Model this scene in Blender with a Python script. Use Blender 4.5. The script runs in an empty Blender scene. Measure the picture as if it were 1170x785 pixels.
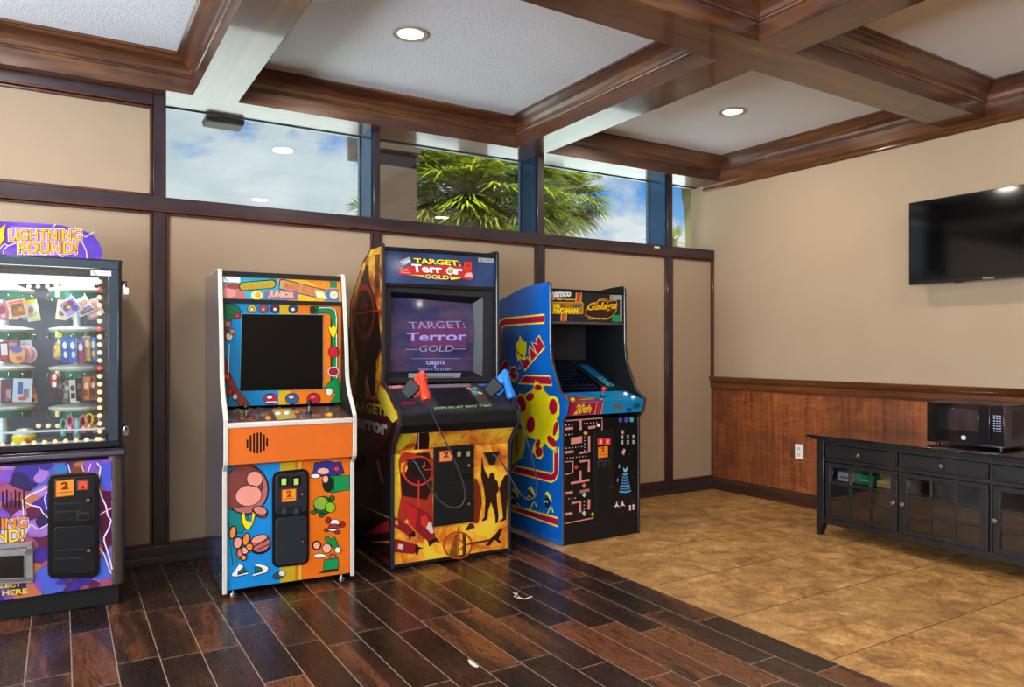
import bpy, math, random
from mathutils import Vector, Matrix
random.seed(7)
SC = bpy.context.scene
COL = SC.collection
PI = math.pi

# ---------------------------------------------------------------- camera model (frame 1170 x 785)
FPX, HY, CH = 850.0, 399.0, 1.3
TH = math.radians(58.74)
FW = Vector((math.cos(TH), math.sin(TH), 0)); RT = Vector((math.sin(TH), -math.cos(TH), 0)); CAMP = Vector((0, 0, CH))
def ray(px, py): return FW + RT * ((px - 585) / FPX) + Vector((0, 0, (HY - py) / FPX))
def hit(px, py, P, N):
    d = ray(px, py); return CAMP + d * ((Vector(P) - CAMP).dot(N) / d.dot(N))
def hz(px, py, z=0): return hit(px, py, (0, 0, z), Vector((0, 0, 1)))
def hy(px, py, y): return hit(px, py, (0, y, 0), Vector((0, 1, 0)))

class Fr:
    """upright local frame of a thing: x to the right along its front, y into its depth, z up"""
    def __init__(s, o, x):
        s.o = Vector((o[0], o[1], 0)); s.x = Vector((x[0], x[1], 0)).normalized(); s.y = Vector((-s.x.y, s.x.x, 0))
        s.ang = math.atan2(s.x.y, s.x.x); s.w = 0
    def at(s, px, py, y=0.0):
        P = hit(px, py, s.o + s.y * y, s.y); d = P - s.o
        return Vector((d.dot(s.x), y, P.z))
    def side(s, px, py, x=0.0):
        P = hit(px, py, s.o + s.x * x, s.x); d = P - s.o
        return Vector((x, d.dot(s.y), P.z))
    def W(s, p): return s.o + s.x * p[0] + s.y * p[1] + Vector((0, 0, p[2]))
def front_frame(A, B, z=0):
    a = hz(*A, z); b = hz(*B, z); f = Fr(a, b - a); f.w = (b - a).xy.length; return f

# ---------------------------------------------------------------- materials
def lin(c):
    c = c / 255.0
    return c / 12.92 if c <= 0.04045 else ((c + 0.055) / 1.055) ** 2.4
def rgb(r, g=None, b=None):
    if isinstance(r, str): r, g, b = int(r[0:2], 16), int(r[2:4], 16), int(r[4:6], 16)
    return (lin(r), lin(g), lin(b), 1)
MC = {}
def new_mat(name):
    m = bpy.data.materials.new(name); m.use_nodes = True
    nt = m.node_tree; nt.nodes.clear(); out = nt.nodes.new('ShaderNodeOutputMaterial'); return m, nt, out
class G:
    def __init__(s, nt): s.nt = nt
    def n(s, t, **kw):
        nd = s.nt.nodes.new('ShaderNode' + t)
        for k, v in kw.items():
            if k.startswith('i_'):
                key = k[2:]; key = int(key) if key.isdigit() else key.replace('_', ' ')
                if hasattr(v, 'is_output') or isinstance(v, bpy.types.NodeSocket): s.nt.links.new(v, nd.inputs[key])
                else: nd.inputs[key].default_value = v
            else: setattr(nd, k, v)
        return nd
    def l(s, a, b): s.nt.links.new(a, b)
    def math(s, op, a, b=0.0, c=0.0):
        nd = s.nt.nodes.new('ShaderNodeMath'); nd.operation = op
        for i, v in enumerate((a, b, c)):
            if isinstance(v, bpy.types.NodeSocket): s.nt.links.new(v, nd.inputs[i])
            else: nd.inputs[i].default_value = v
        return nd.outputs[0]
    def ramp(s, fac, stops, interp='LINEAR'):
        nd = s.nt.nodes.new('ShaderNodeValToRGB'); cr = nd.color_ramp; cr.interpolation = interp
        while len(cr.elements) < len(stops): cr.elements.new(0.5)
        for e, (p, c) in zip(cr.elements, stops): e.position = p; e.color = c
        s.nt.links.new(fac, nd.inputs[0]); return nd.outputs[0]
    def mix(s, f, a, b, mode='MIX'):
        nd = s.nt.nodes.new('ShaderNodeMix'); nd.data_type = 'RGBA'; nd.blend_type = mode
        for k, v in ((0, f), (6, a), (7, b)):
            if isinstance(v, bpy.types.NodeSocket): s.nt.links.new(v, nd.inputs[k])
            else: nd.inputs[k].default_value = v
        return nd.outputs[2]
    def coords(s, scale=(1, 1, 1), kind='Object', rot=(0, 0, 0), loc=(0, 0, 0)):
        tc = s.nt.nodes.new('ShaderNodeTexCoord'); mp = s.nt.nodes.new('ShaderNodeMapping')
        mp.inputs['Scale'].default_value = scale; mp.inputs['Rotation'].default_value = rot; mp.inputs['Location'].default_value = loc
        s.nt.links.new(tc.outputs[kind], mp.inputs['Vector']); return mp.outputs[0]
    def noise(s, vec, scale, detail=3, rough=.5, dist=0, out=0):
        nd = s.nt.nodes.new('ShaderNodeTexNoise'); s.nt.links.new(vec, nd.inputs['Vector'])
        nd.inputs['Scale'].default_value = scale; nd.inputs['Detail'].default_value = detail
        nd.inputs['Roughness'].default_value = rough; nd.inputs['Distortion'].default_value = dist; return nd.outputs[out]
    def bump(s, h, strength=.2, dist=.01):
        nd = s.nt.nodes.new('ShaderNodeBump'); nd.inputs['Strength'].default_value = strength; nd.inputs['Distance'].default_value = dist
        s.nt.links.new(h, nd.inputs['Height']); return nd.outputs[0]
    def pbr(s, out, color, rough=.5, metal=0, ior=1.5, coat=0, coatr=.1, normal=None, emit=None, es=0, coat_ior=1.5, spec=.5):
        b = s.nt.nodes.new('ShaderNodeBsdfPrincipled')
        for k, v in (('Base Color', color), ('Roughness', rough), ('Metallic', metal), ('IOR', ior), ('Coat Weight', coat),
                     ('Coat Roughness', coatr), ('Coat IOR', coat_ior), ('Specular IOR Level', spec)):
            if isinstance(v, bpy.types.NodeSocket): s.nt.links.new(v, b.inputs[k])
            else: b.inputs[k].default_value = v
        if normal: s.nt.links.new(normal, b.inputs['Normal'])
        if emit is not None:
            if isinstance(emit, bpy.types.NodeSocket): s.nt.links.new(emit, b.inputs['Emission Color'])
            else: b.inputs['Emission Color'].default_value = emit
            b.inputs['Emission Strength'].default_value = es
        s.nt.links.new(b.outputs[0], out.inputs[0]); return b
def P(hexc, rough=.35, metal=0, coat=0, name=None, es=0, coatr=.08, coat_ior=1.5, bump=0):
    """plain colour, with a faint surface variation"""
    key = (hexc, rough, metal, coat, es, coat_ior, bump)
    if key in MC: return MC[key]
    m, nt, out = new_mat(name or ('print_' + hexc)); g = G(nt)
    nz = g.noise(g.coords(), 9, 2)
    c = g.mix(g.math('MULTIPLY', nz, .18), rgb(hexc), (lin(20), lin(18), lin(18), 1))
    nm = g.bump(g.noise(g.coords(), 300, 2), bump, .002) if bump else None
    g.pbr(out, c, rough, metal, coat=coat, coatr=coatr, coat_ior=coat_ior, normal=nm, spec=.3, emit=rgb(hexc) if es else None, es=es)
    MC[key] = m; return m

def mat_glass():
    m, nt, out = new_mat('window_glass'); g = G(nt)
    geo = g.n('NewGeometry'); fr = g.n('Fresnel'); g.l(g.math('SUBTRACT', 1.5, g.math('MULTIPLY', geo.outputs['Backfacing'], 1.5 - 1 / 1.5)), fr.inputs['IOR']); t = g.n('BsdfTransparent', i_Color=(.96, .985, .985, 1)); gl = g.n('BsdfGlossy', i_Roughness=0.0)
    f2 = g.math('MULTIPLY', fr.outputs[0], 1.6)
    mx = g.n('MixShader'); g.l(f2, mx.inputs[0]); g.l(t.outputs[0], mx.inputs[1]); g.l(gl.outputs[0], mx.inputs[2]); g.l(mx.outputs[0], out.inputs[0]); return m
GLASS = mat_glass()

def mat_wood(name, c1, c2, c3, axis='X', rough=.28, coat=1.0, scale=1.0, coat_ior=1.6, coatr=.1, spec=.4):
    m, nt, out = new_mat(name); g = G(nt)
    sc = {'X': (.35, 5, 5), 'Y': (5, .35, 5), 'Z': (5, 5, .35)}[axis]
    v = g.coords(tuple(a * scale for a in sc))
    n1 = g.noise(v, 2.2, 5, .6, 1.2)
    blot = g.noise(g.coords(), 2.3, 3, .6, .5)
    c = g.ramp(n1, [(.25, rgb(c1)), (.5, rgb(c2)), (.78, rgb(c3))])
    c = g.mix(g.ramp(blot, [(.35, (0, 0, 0, 1)), (.75, (1, 1, 1, 1))]), c, g.mix(.55, c, rgb(c1)))
    g.pbr(out, c, rough, coat=coat, coatr=coatr, coat_ior=coat_ior, spec=spec, normal=g.bump(n1, .08, .004)); return m
WOODX = mat_wood('beam_wood_across', '3c2212', '623a20', '84532c', 'X', coat_ior=1.42, coat=.7, coatr=.07, spec=.15)
WOODY = mat_wood('beam_wood_along', '3c2212', '623a20', '84532c', 'Y', coat_ior=1.42, coat=.7, coatr=.07, spec=.15)
MOLDX = mat_wood('moulding_wood_across', '260f07', '57301a', '8c5828', 'X', coat_ior=1.6, coatr=.24, coat=.7, rough=.4)
MOLDY = mat_wood('moulding_wood_along', '260f07', '57301a', '8c5828', 'Y', coat_ior=1.6, coatr=.24, coat=.7, rough=.4)
TRIMW = mat_wood('dark_trim_wood', '1d1214', '33232a', '4a3638', 'X', rough=.4, coat=.4)
TRIMV = mat_wood('dark_post_wood', '1a1012', '2e2026', '46343a', 'Z', rough=.4, coat=.4)
REDTR = mat_wood('red_brown_trim_wood', '32160f', '55281c', '6d3a2a', 'Z', rough=.4, coat=.3)
RAILW = mat_wood('chair_rail_wood', '3a1c0d', '66371c', '8a5028', 'Y', rough=.32, coat=.5)
BASEW = mat_wood('baseboard_wood', '22120b', '3d2213', '58341e', 'Y', rough=.4, coat=.3)

def mat_wains():
    m, nt, out = new_mat('wainscot_wood'); g = G(nt)
    v = g.coords((1, 9, .8)); a = g.noise(v, 2.0, 5, .65, .6)
    fig = g.noise(g.coords((1, 3, 14)), 1.5, 4, .6, 1.5)
    c = g.ramp(a, [(.25, rgb('4a2212')), (.5, rgb('85431f')), (.8, rgb('a85c2e'))])
    c = g.mix(g.math('MULTIPLY', g.ramp(fig, [(.45, (0, 0, 0, 1)), (.7, (1, 1, 1, 1))]), .5), c, rgb('b06a38'))
    blot = g.noise(g.coords((1, 2.2, 1.6)), 1.6, 3)
    c = g.mix(g.ramp(blot, [(.4, (0, 0, 0, 1)), (.7, (.75, .75, .75, 1))]), c, rgb('4c2614'))
    sep = g.n('SeparateXYZ'); g.l(g.coords(), sep.inputs[0])
    t = g.math('FRACT', g.math('MULTIPLY', sep.outputs[1], 1 / .055))
    groove = g.math('LESS_THAN', g.math('ABSOLUTE', g.math('SUBTRACT', t, .5)), .05)
    c = g.mix(g.math('MULTIPLY', groove, .4), c, rgb('35180c'))
    g.pbr(out, c, .42, coat=.35, coatr=.25, normal=g.bump(g.math('SUBTRACT', 1, groove), .25, .003)); return m
def mat_wall(name, c1, c2, bs=.25, scale=260):
    m, nt, out = new_mat(name); g = G(nt)
    a = g.noise(g.coords(), 3, 3); b = g.noise(g.coords(), scale, 3, .6)
    g.pbr(out, g.mix(a, rgb(c1), rgb(c2)), .85, normal=g.bump(b, bs, .004)); return m
PANELM = mat_wall('beige_fabric_panel', '9f8a72', 'a89178', .35, 320)
WALLM = mat_wall('beige_painted_wall', 'a48c70', 'ab9478', .3, 90)
CEILM = mat_wall('textured_ceiling_paint', 'e6eaf0', 'eceff4', .9, 95)

def mat_planks():
    m, nt, out = new_mat('dark_plank_floor'); g = G(nt)
    tc = g.n('TexCoord'); sep = g.n('SeparateXYZ'); g.l(tc.outputs['Object'], sep.inputs[0])
    X = g.math('ADD', sep.outputs[0], 10 * .1592 - .039 - .0002); Y = sep.outputs[1]
    xs = g.math('DIVIDE', X, .1592); row = g.math('FLOOR', xs); fx = g.math('FRACT', xs)
    wn = g.n('TexWhiteNoise', noise_dimensions='1D'); g.l(row, wn.inputs['W'])
    ys = g.math('ADD', g.math('DIVIDE', Y, .66), g.math('MULTIPLY', wn.outputs[0], 7.3)); pl = g.math('FLOOR', ys); fy = g.math('FRACT', ys)
    idv = g.n('CombineXYZ'); g.l(row, idv.inputs[0]); g.l(pl, idv.inputs[1])
    w2 = g.n('TexWhiteNoise', noise_dimensions='3D'); g.l(idv.outputs[0], w2.inputs['Vector'])
    s3 = g.n('SeparateColor'); g.l(w2.outputs['Color'], s3.inputs[0])
    off = g.n('VectorMath', operation='SCALE'); g.l(w2.outputs['Color'], off.inputs[0]); off.inputs['Scale'].default_value = 40
    co = g.n('CombineXYZ'); g.l(X, co.inputs[0]); g.l(g.math('MULTIPLY', Y, .16), co.inputs[1])
    vv = g.n('VectorMath', operation='ADD'); g.l(co.outputs[0], vv.inputs[0]); g.l(off.outputs[0], vv.inputs[1])
    base = g.noise(vv.outputs[0], 5.5, 3, .5, 1.0)                       # long blotches: heartwood against sapwood
    rings = g.noise(vv.outputs[0], 9.0, 2, .4, .9)
    rg = g.math('ABSOLUTE', g.math('SUBTRACT', g.math('FRACT', g.math('MULTIPLY', rings, 17)), .5))
    fine = g.noise(vv.outputs[0], 90, 3, .6)
    tone = g.math('ADD', base, g.math('MULTIPLY', g.math('SUBTRACT', s3.outputs[0], .5), .34))
    c = g.ramp(tone, [(.30, rgb('1c120f')), (.47, rgb('2f1e17')), (.58, rgb('3f271d')), (.635, rgb('603822')), (.80, rgb('734428'))])
    c = g.mix(g.math('MULTIPLY', g.ramp(rg, [(.06, (1, 1, 1, 1)), (.2, (0, 0, 0, 1))]), .62), c, rgb('160c09'))
    c = g.mix(g.math('MULTIPLY', fine, .25), c, rgb('1a0f0b'))
    ex = g.math('MINIMUM', fx, g.math('SUBTRACT', 1, fx)); ey = g.math('MINIMUM', fy, g.math('SUBTRACT', 1, fy))
    gx = g.math('LESS_THAN', ex, .014); gy = g.math('LESS_THAN', ey, .0034)
    gr = g.math('MAXIMUM', gx, gy)
    c = g.mix(gr, c, rgb('8d7866'))
    rr = g.math('ADD', .2, g.math('MULTIPLY', fine, .16))
    g.pbr(out, c, rr, normal=g.bump(g.math('ADD', g.math('MULTIPLY', rg, .4), g.math('SUBTRACT', 0, gr)), .12, .002)); return m
def mat_tiles():
    m, nt, out = new_mat('golden_slate_tile_floor'); g = G(nt)
    tc = g.n('TexCoord'); sep = g.n('SeparateXYZ'); g.l(tc.outputs['Object'], sep.inputs[0])
    xs = g.math('DIVIDE', g.math('ADD', sep.outputs[0], 10 * .5625 - 3.83 + .0), .5625); ys = g.math('DIVIDE', g.math('ADD', sep.outputs[1], 10 * .5625 - 1.965), .5625)
    idv = g.n('CombineXYZ'); g.l(g.math('FLOOR', xs), idv.inputs[0]); g.l(g.math('FLOOR', ys), idv.inputs[1])
    w = g.n('TexWhiteNoise'); g.l(idv.outputs[0], w.inputs['Vector'])
    off = g.n('VectorMath', operation='SCALE'); g.l(w.outputs['Color'], off.inputs[0]); off.inputs['Scale'].default_value = 30
    vv = g.n('VectorMath', operation='ADD'); g.l(tc.outputs['Object'], vv.inputs[0]); g.l(off.outputs[0], vv.inputs[1])
    a = g.noise(vv.outputs[0], 5.5, 6, .7, .7); b = g.noise(vv.outputs[0], 34, 5, .7, .4); d = g.noise(tc.outputs['Object'], 1.3, 2)
    t = g.math('ADD', g.math('MULTIPLY', a, .65), g.math('MULTIPLY', b, .35))
    c = g.ramp(t, [(.36, rgb('6e4e30')), (.46, rgb('996f3e')), (.54, rgb('b4874e')), (.65, rgb('d2ac72'))])
    c = g.mix(g.math('MULTIPLY', g.ramp(d, [(.4, (0, 0, 0, 1)), (.65, (1, 1, 1, 1))]), .35), c, rgb('8a6a44'))
    fx = g.math('FRACT', xs); fy = g.math('FRACT', ys)
    ey = g.math('MINIMUM', fy, g.math('SUBTRACT', 1, fy)); ex = g.math('MINIMUM', fx, g.math('SUBTRACT', 1, fx))
    gr = g.math('MAXIMUM', g.math('LESS_THAN', ey, .0055), g.math('MULTIPLY', g.math('LESS_THAN', ex, .0045), .5))
    c = g.mix(gr, c, rgb('4c3c2b'))
    g.pbr(out, c, g.math('ADD', .33, g.math('MULTIPLY', b, .2)), normal=g.bump(g.math('SUBTRACT', b, gr), .12, .003)); return m

BLK = P('101013', .5, name='black_cabinet_laminate', bump=.1)
BLK2 = P('08080a', .35, name='black_gloss_plastic', coat=.15)
BLKM = P('131316', .38, name='black_powder_coat', bump=.2)
CHROME = P('c8c8cc', .22, 1, name='chrome')
WHITE = P('ece8e2', .4, name='white_plastic')
SILV = P('a9a7a6', .35, .6, name='brushed_silver')

# ---------------------------------------------------------------- mesh building
class MB:
    def __init__(s): s.v = []; s.f = []; s.m = []; s.slots = []
    def mi(s, mat):
        if mat not in s.slots: s.slots.append(mat)
        return s.slots.index(mat)
    def add(s, vs, fs, mat):
        n = len(s.v); i = s.mi(mat); s.v += [tuple(v) for v in vs]
        for f in fs: s.f.append(tuple(n + k for k in f)); s.m.append(i)
    def box(s, a, b, mat):
        x0, x1 = sorted((a[0], b[0])); y0, y1 = sorted((a[1], b[1])); z0, z1 = sorted((a[2], b[2]))
        vs = [(x0, y0, z0), (x1, y0, z0), (x1, y1, z0), (x0, y1, z0), (x0, y0, z1), (x1, y0, z1), (x1, y1, z1), (x0, y1, z1)]
        s.add(vs, [(3, 2, 1, 0), (4, 5, 6, 7), (0, 1, 5, 4), (1, 2, 6, 5), (2, 3, 7, 6), (3, 0, 4, 7)], mat); return s
    def hexa(s, lo, hi, mat):
        """4 points below, 4 points above, same order"""
        s.add(list(lo) + list(hi), [(3, 2, 1, 0), (4, 5, 6, 7), (0, 1, 5, 4), (1, 2, 6, 5), (2, 3, 7, 6), (3, 0, 4, 7)], mat); return s
    def prism(s, poly, d, mat, cap=None):
        """poly: list of 3D points, d: extrusion vector"""
        n = len(poly); d = Vector(d); a = [Vector(p) for p in poly]; b = [p + d for p in a]
        s.add(a + b, [tuple(range(n))[::-1], tuple(range(n, 2 * n))] + [(i, (i + 1) % n, n + (i + 1) % n, n + i) for i in range(n)], mat); return s
    def yz(s, prof, x0, x1, mat): return s.prism([(x0, y, z) for y, z in prof], (x1 - x0, 0, 0), mat)
    def ring(s, c, ax, r, n=12, ref=None):
        ax = Vector(ax).normalized(); u = ax.orthogonal().normalized() if ref is None else ref; w = ax.cross(u)
        return [Vector(c) + (u * math.cos(2 * PI * i / n) + w * math.sin(2 * PI * i / n)) * r for i in range(n)]
    def cyl(s, p0, p1, r0, mat, r1=None, n=14, caps=True):
        r1 = r0 if r1 is None else r1; ax = Vector(p1) - Vector(p0); a = s.ring(p0, ax, r0, n); b = s.ring(p1, ax, r1, n)
        fs = [(i, (i + 1) % n, n + (i + 1) % n, n + i) for i in range(n)]
        if caps: fs += [tuple(range(n))[::-1], tuple(range(n, 2 * n))]
        s.add(a + b, fs, mat); return s
    def lathe(s, c, ax, prof, mat, n=16):
        """prof: (distance along the axis, radius)"""
        ax = Vector(ax).normalized(); u = ax.orthogonal().normalized(); vs = []; fs = []
        for t, r in prof: vs += s.ring(Vector(c) + ax * t, ax, max(r, 1e-4), n, u)
        for k in range(len(prof) - 1):
            for i in range(n): fs.append((k * n + i, k * n + (i + 1) % n, (k + 1) * n + (i + 1) % n, (k + 1) * n + i))
        fs += [tuple(range(n))[::-1], tuple((len(prof) - 1) * n + i for i in range(n))]
        s.add(vs, fs, mat); return s
    def ball(s, c, r, mat, n=10, sx=1, sy=1, sz=1):
        vs = []; fs = []; k = n // 2
        for j in range(k + 1):
            t = PI * j / k
            for i in range(n):
                p = 2 * PI * i / n; q = max(math.sin(t), .001)
                vs.append((c[0] + r * sx * q * math.cos(p), c[1] + r * sy * q * math.sin(p), c[2] + r * sz * math.cos(t)))
        for j in range(k):
            for i in range(n): fs.append((j * n + i, j * n + (i + 1) % n, (j + 1) * n + (i + 1) % n, (j + 1) * n + i))
        s.add(vs, fs, mat); return s
    def tube(s, pts, r, mat, n=8, smooth=3):
        pts = [Vector(p) for p in pts]
        for _ in range(smooth):
            q = [pts[0]]
            for a, b in zip(pts, pts[1:]): q += [a * .75 + b * .25, a * .25 + b * .75]
            q.append(pts[-1]); pts = q
            if len(pts) > 90: break
        vs = []; fs = []; u = (pts[1] - pts[0]).orthogonal().normalized()
        for i, p in enumerate(pts):
            t = (pts[min(i + 1, len(pts) - 1)] - pts[max(i - 1, 0)]).normalized(); u = (u - t * u.dot(t)).normalized()
            vs += s.ring(p, t, r, n, u)
        for k in range(len(pts) - 1):
            for i in range(n): fs.append((k * n + i, k * n + (i + 1) % n, (k + 1) * n + (i + 1) % n, (k + 1) * n + i))
        fs += [tuple(range(n))[::-1], tuple((len(pts) - 1) * n + i for i in range(n))]
        s.add(vs, fs, mat); return s
    def build(s, name, parent=None, bevel=0, seg=2, smooth=True, label=None, cat=None, group=None, kind=None, loc=None, ang=30):
        me = bpy.data.meshes.new(name); me.from_pydata(s.v, [], s.f); me.polygons.foreach_set('material_index', s.m)
        for mt in s.slots: me.materials.append(mt)
        if smooth:
            me.polygons.foreach_set('use_smooth', [True] * len(s.f)); me.update(); me.set_sharp_from_angle(angle=math.radians(ang))
        me.update()
        o = bpy.data.objects.new(name, me); COL.objects.link(o)
        if parent: o.parent = parent
        if loc is not None: o.location = loc
        if bevel:
            b = o.modifiers.new('bevel', 'BEVEL'); b.width = bevel; b.segments = seg; b.limit_method = 'ANGLE'; b.angle_limit = math.radians(40); b.harden_normals = False
        tag(o, label, cat, group, kind); return o
def tag(o, label=None, cat=None, group=None, kind=None):
    for k, v in (('label', label), ('category', cat), ('group', group), ('kind', kind)):
        if v: o[k] = v
    return o
def thing(name, fr, label, cat, group=None, loc=None):
    o = bpy.data.objects.new(name, None); COL.objects.link(o); o.empty_display_size = .1
    if fr is not None: o.location = fr.o; o.rotation_euler = (0, 0, fr.ang)
    if loc is not None: o.location = loc
    return tag(o, label, cat, group)

# ---------------------------------------------------------------- flat printed art on panels
_tc = {}
def text_mesh(t, grow=0.0, shear=0.0, space=1.0):
    k = (t, grow, shear, space)
    if k in _tc: return _tc[k]
    cu = bpy.data.curves.new('t', 'FONT'); cu.body = t; cu.offset = grow; cu.shear = shear; cu.space_character = space; cu.resolution_u = 3
    ob = bpy.data.objects.new('t', cu); COL.objects.link(ob); dg = bpy.context.evaluated_depsgraph_get(); dg.update()
    me = bpy.data.meshes.new_from_object(ob.evaluated_get(dg)); vs = [v.co.copy() for v in me.vertices]; fs = [tuple(p.vertices) for p in me.polygons]
    bpy.data.objects.remove(ob); bpy.data.curves.remove(cu); bpy.data.meshes.remove(me)
    _tc[k] = (vs, fs); return _tc[k]
def solve(A, b):
    n = len(b); M = [r[:] + [b[i]] for i, r in enumerate(A)]
    for i in range(n):
        p = max(range(i, n), key=lambda r: abs(M[r][i])); M[i], M[p] = M[p], M[i]
        for r in range(n):
            if r != i:
                f = M[r][i] / M[i][i]
                for c in range(i, n + 1): M[r][c] -= f * M[i][c]
    return [M[i][n] / M[i][i] for i in range(n)]
class Art:
    """maps traced points of a printed panel to the panel's own plane. px: bl, br, tr, tl as traced; loc: bl, br, tl on the panel"""
    def __init__(s, mb, px, bl, br, tl, toward=(0, -1, 0), base=0, uv4=((0, 0), (1, 0), (1, 1), (0, 1))):
        A = []; B = []
        for (x, y), (u, v) in zip(px, uv4):
            A.append([x, y, 1, 0, 0, 0, -u * x, -u * y]); B.append(u); A.append([0, 0, 0, x, y, 1, -v * x, -v * y]); B.append(v)
        s.h = solve(A, B); s.o = Vector(bl); s.U = Vector(br) - s.o; s.V = Vector(tl) - s.o; s.mb = mb
        n = s.U.cross(s.V).normalized(); s.n = n if n.dot(Vector(toward)) > 0 else -n; s.base = base; s.ink = None
    def uv(s, p):
        a, b, c, d, e, f, g, h = s.h; w = g * p[0] + h * p[1] + 1
        return ((a * p[0] + b * p[1] + c) / w, (d * p[0] + e * p[1] + f) / w)
    def P(s, p, k): u, v = s.uv(p); return s.o + s.U * u + s.V * v + s.n * (.0005 * (k + s.base))
    def poly(s, pts, mat, k=1):
        s.mb.add([s.P(p, k) for p in pts], [tuple(range(len(pts)))], mat)
        if s.ink:
            q = s.ink; s.ink = None; s.line(pts, .75, q, k + .3, True); s.ink = q
    def rect(s, x0, y0, x1, y1, mat, k=1, dy=0):
        s.poly([(x0, y0), (x1, y0 + dy), (x1, y1 + dy), (x0, y1)], mat, k)
    def ell(s, cx, cy, rx, ry, mat, k=1, rot=0, n=22, a0=0, a1=2 * PI):
        c, q = math.cos(rot), math.sin(rot); P_ = []
        for i in range(n):
            t = a0 + (a1 - a0) * i / n; x, y = rx * math.cos(t), ry * math.sin(t); P_.append((cx + x * c - y * q, cy + x * q + y * c))
        s.poly(P_, mat, k)
    def line(s, pts, w, mat, k=1, closed=False):
        """stroke of width w (traced pixels)"""
        n = len(pts); L = []; R = []; q = s.ink; s.ink = None
        for i in range(n):
            a = pts[i - 1] if (i or closed) else pts[i]; b = pts[(i + 1) % n] if (i < n - 1 or closed) else pts[i]
            dx, dy = b[0] - a[0], b[1] - a[1]; l = math.hypot(dx, dy) or 1; nx, ny = -dy / l * w / 2, dx / l * w / 2
            L.append((pts[i][0] + nx, pts[i][1] + ny)); R.append((pts[i][0] - nx, pts[i][1] - ny))
        for i in range(n if closed else n - 1):
            j = (i + 1) % n; s.poly([L[i], L[j], R[j], R[i]], mat, k)
        s.ink = q
    def circ(s, cx, cy, rx, ry, w, mat, k=1, n=28): s.line([(cx + rx * math.cos(2 * PI * i / n), cy + ry * math.sin(2 * PI * i / n)) for i in range(n)], w, mat, k, True)
    def text(s, t, bl, br, tl, mat, k=2, grow=0.0, shear=0, space=1.0, shadow=None, sg=.03):
        """letters stretched to the parallelogram bl, br, tl"""
        vs, fs = text_mesh(t, 0, shear, space); x0 = min(v.x for v in vs); x1 = max(v.x for v in vs); y0 = min(v.y for v in vs); y1 = max(v.y for v in vs)
        def put(g_, mt, kk):
            vv, ff = text_mesh(t, g_, shear, space) if g_ else (vs, fs); out = []
            for v in vv:
                a = (v.x - x0) / (x1 - x0); b = (v.y - y0) / (y1 - y0)
                out.append(s.P((bl[0] + a * (br[0] - bl[0]) + b * (tl[0] - bl[0]), bl[1] + a * (br[1] - bl[1]) + b * (tl[1] - bl[1])), kk))
            s.mb.add(out, ff, mt)
        if shadow: put(sg, shadow, k)
        put(grow, mat, k + 1)

# ================================================================ THE ROOM
YW, YG, YH, ZS, ZC = 5.0, 5.22, 4.885, 2.85, 3.06        # wall panels, glass, header face, beam undersides, ceiling
XL, YB = -3.2, -4.6
d0 = FW * FPX + RT * (32 - 585); d0.normalize()
RW = Fr(Vector((5.24, 5.0, 0)), -d0)                      # right wall: x towards the viewer, y into the wall
def RWx(y): return RW.o.x + (RW.o.y - y) * RW.x.x / -RW.x.y if False else RW.o.x + RW.x.x * ((y - RW.o.y) / RW.x.y)
BX = 2.745                                                # border between planks and tiles
fm = MB(); fm.add([(XL, YB, 0), (BX, YB, 0), (BX, 5.3, 0), (XL, 5.3, 0)], [(0, 1, 2, 3)], mat_planks())
SCUFF = P('d8cfc4', .6, name='white_scuff')
def scuff(px): fm.add([(hz(x, y).x, hz(x, y).y, .0006) for x, y in px], [tuple(range(len(px)))], SCUFF)
scuff([(534.5, 753.5), (538, 754.5), (547, 761.5), (546, 763), (541, 762), (536, 758)])
for a in ([(586, 676), (593, 682), (592.4, 683.5), (585.6, 677)], [(590, 677.5), (591.4, 677.8), (591, 683), (589.6, 682.6)], [(587, 681), (594, 681.6), (594, 682.6), (587, 682.3)],
          [(591, 682.5), (600, 684), (600, 685), (591, 684)], [(600, 684), (608, 681), (608.3, 682), (600.5, 685.2)]): scuff(a)
fm.build('floor', kind='structure', smooth=False)
xr0, xr1 = RWx(5.3) + .15, RWx(YB) + .15
tm = MB(); tm.add([(BX, YB, 0), (xr1, YB, 0), (xr0, 5.3, 0), (BX, 5.3, 0)], [(0, 1, 2, 3)], mat_tiles()); tm.build('floor', kind='structure', smooth=False)
cm = MB(); cm.box((XL, YB, ZC), (xr1 + .3, 5.26, ZC + .08), CEILM); cm.build('ceiling', kind='structure', smooth=False)

# posts of the window wall (x ranges on the plane y = 4.98)
posts = [tuple(hy(x, 300, 4.98).x for x in pr) for pr in ((174.8, 189.8), (426.6, 434.2), (614.0, 621.2), (762.3, 768.2))]
XC = RWx(YW)                                              # room corner
ZR0, ZR1 = 2.135, 2.226                                   # window rail
wm = MB()
wm.box((XL, YW, 0), (XC + .1, YG + .04, ZR0 + .02), PANELM)
wm.box((XL, YW, ZR0), (posts[0][0] + .02, YG + .04, ZC), PANELM)
wm.box((XL, YW + .02, ZS + .01), (XC + .1, YG + .03, ZC), PANELM)
wm.build('wall_back', kind='structure', smooth=False)
tx = XC - .022                                             # inner edge of the corner trim
edges = [XL] + [v for p_ in posts for v in p_] + [XC]
n_trim = [0]
def trim(mb, bevel=.003):
    n_trim[0] += 1; return mb.build('trim_%d' % n_trim[0], kind='structure', bevel=bevel, seg=1)
for i, (a, b) in enumerate(posts):
    t = MB(); t.box((a, 4.975, .0), (b, YW + .005, ZR0), TRIMV); t.box((a, 4.975, ZR0), (b, YG + .02, ZS), TRIMV); trim(t)
ALU = P('3c5a76', .22, .85, name='sky_tinted_mullion')
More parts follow.
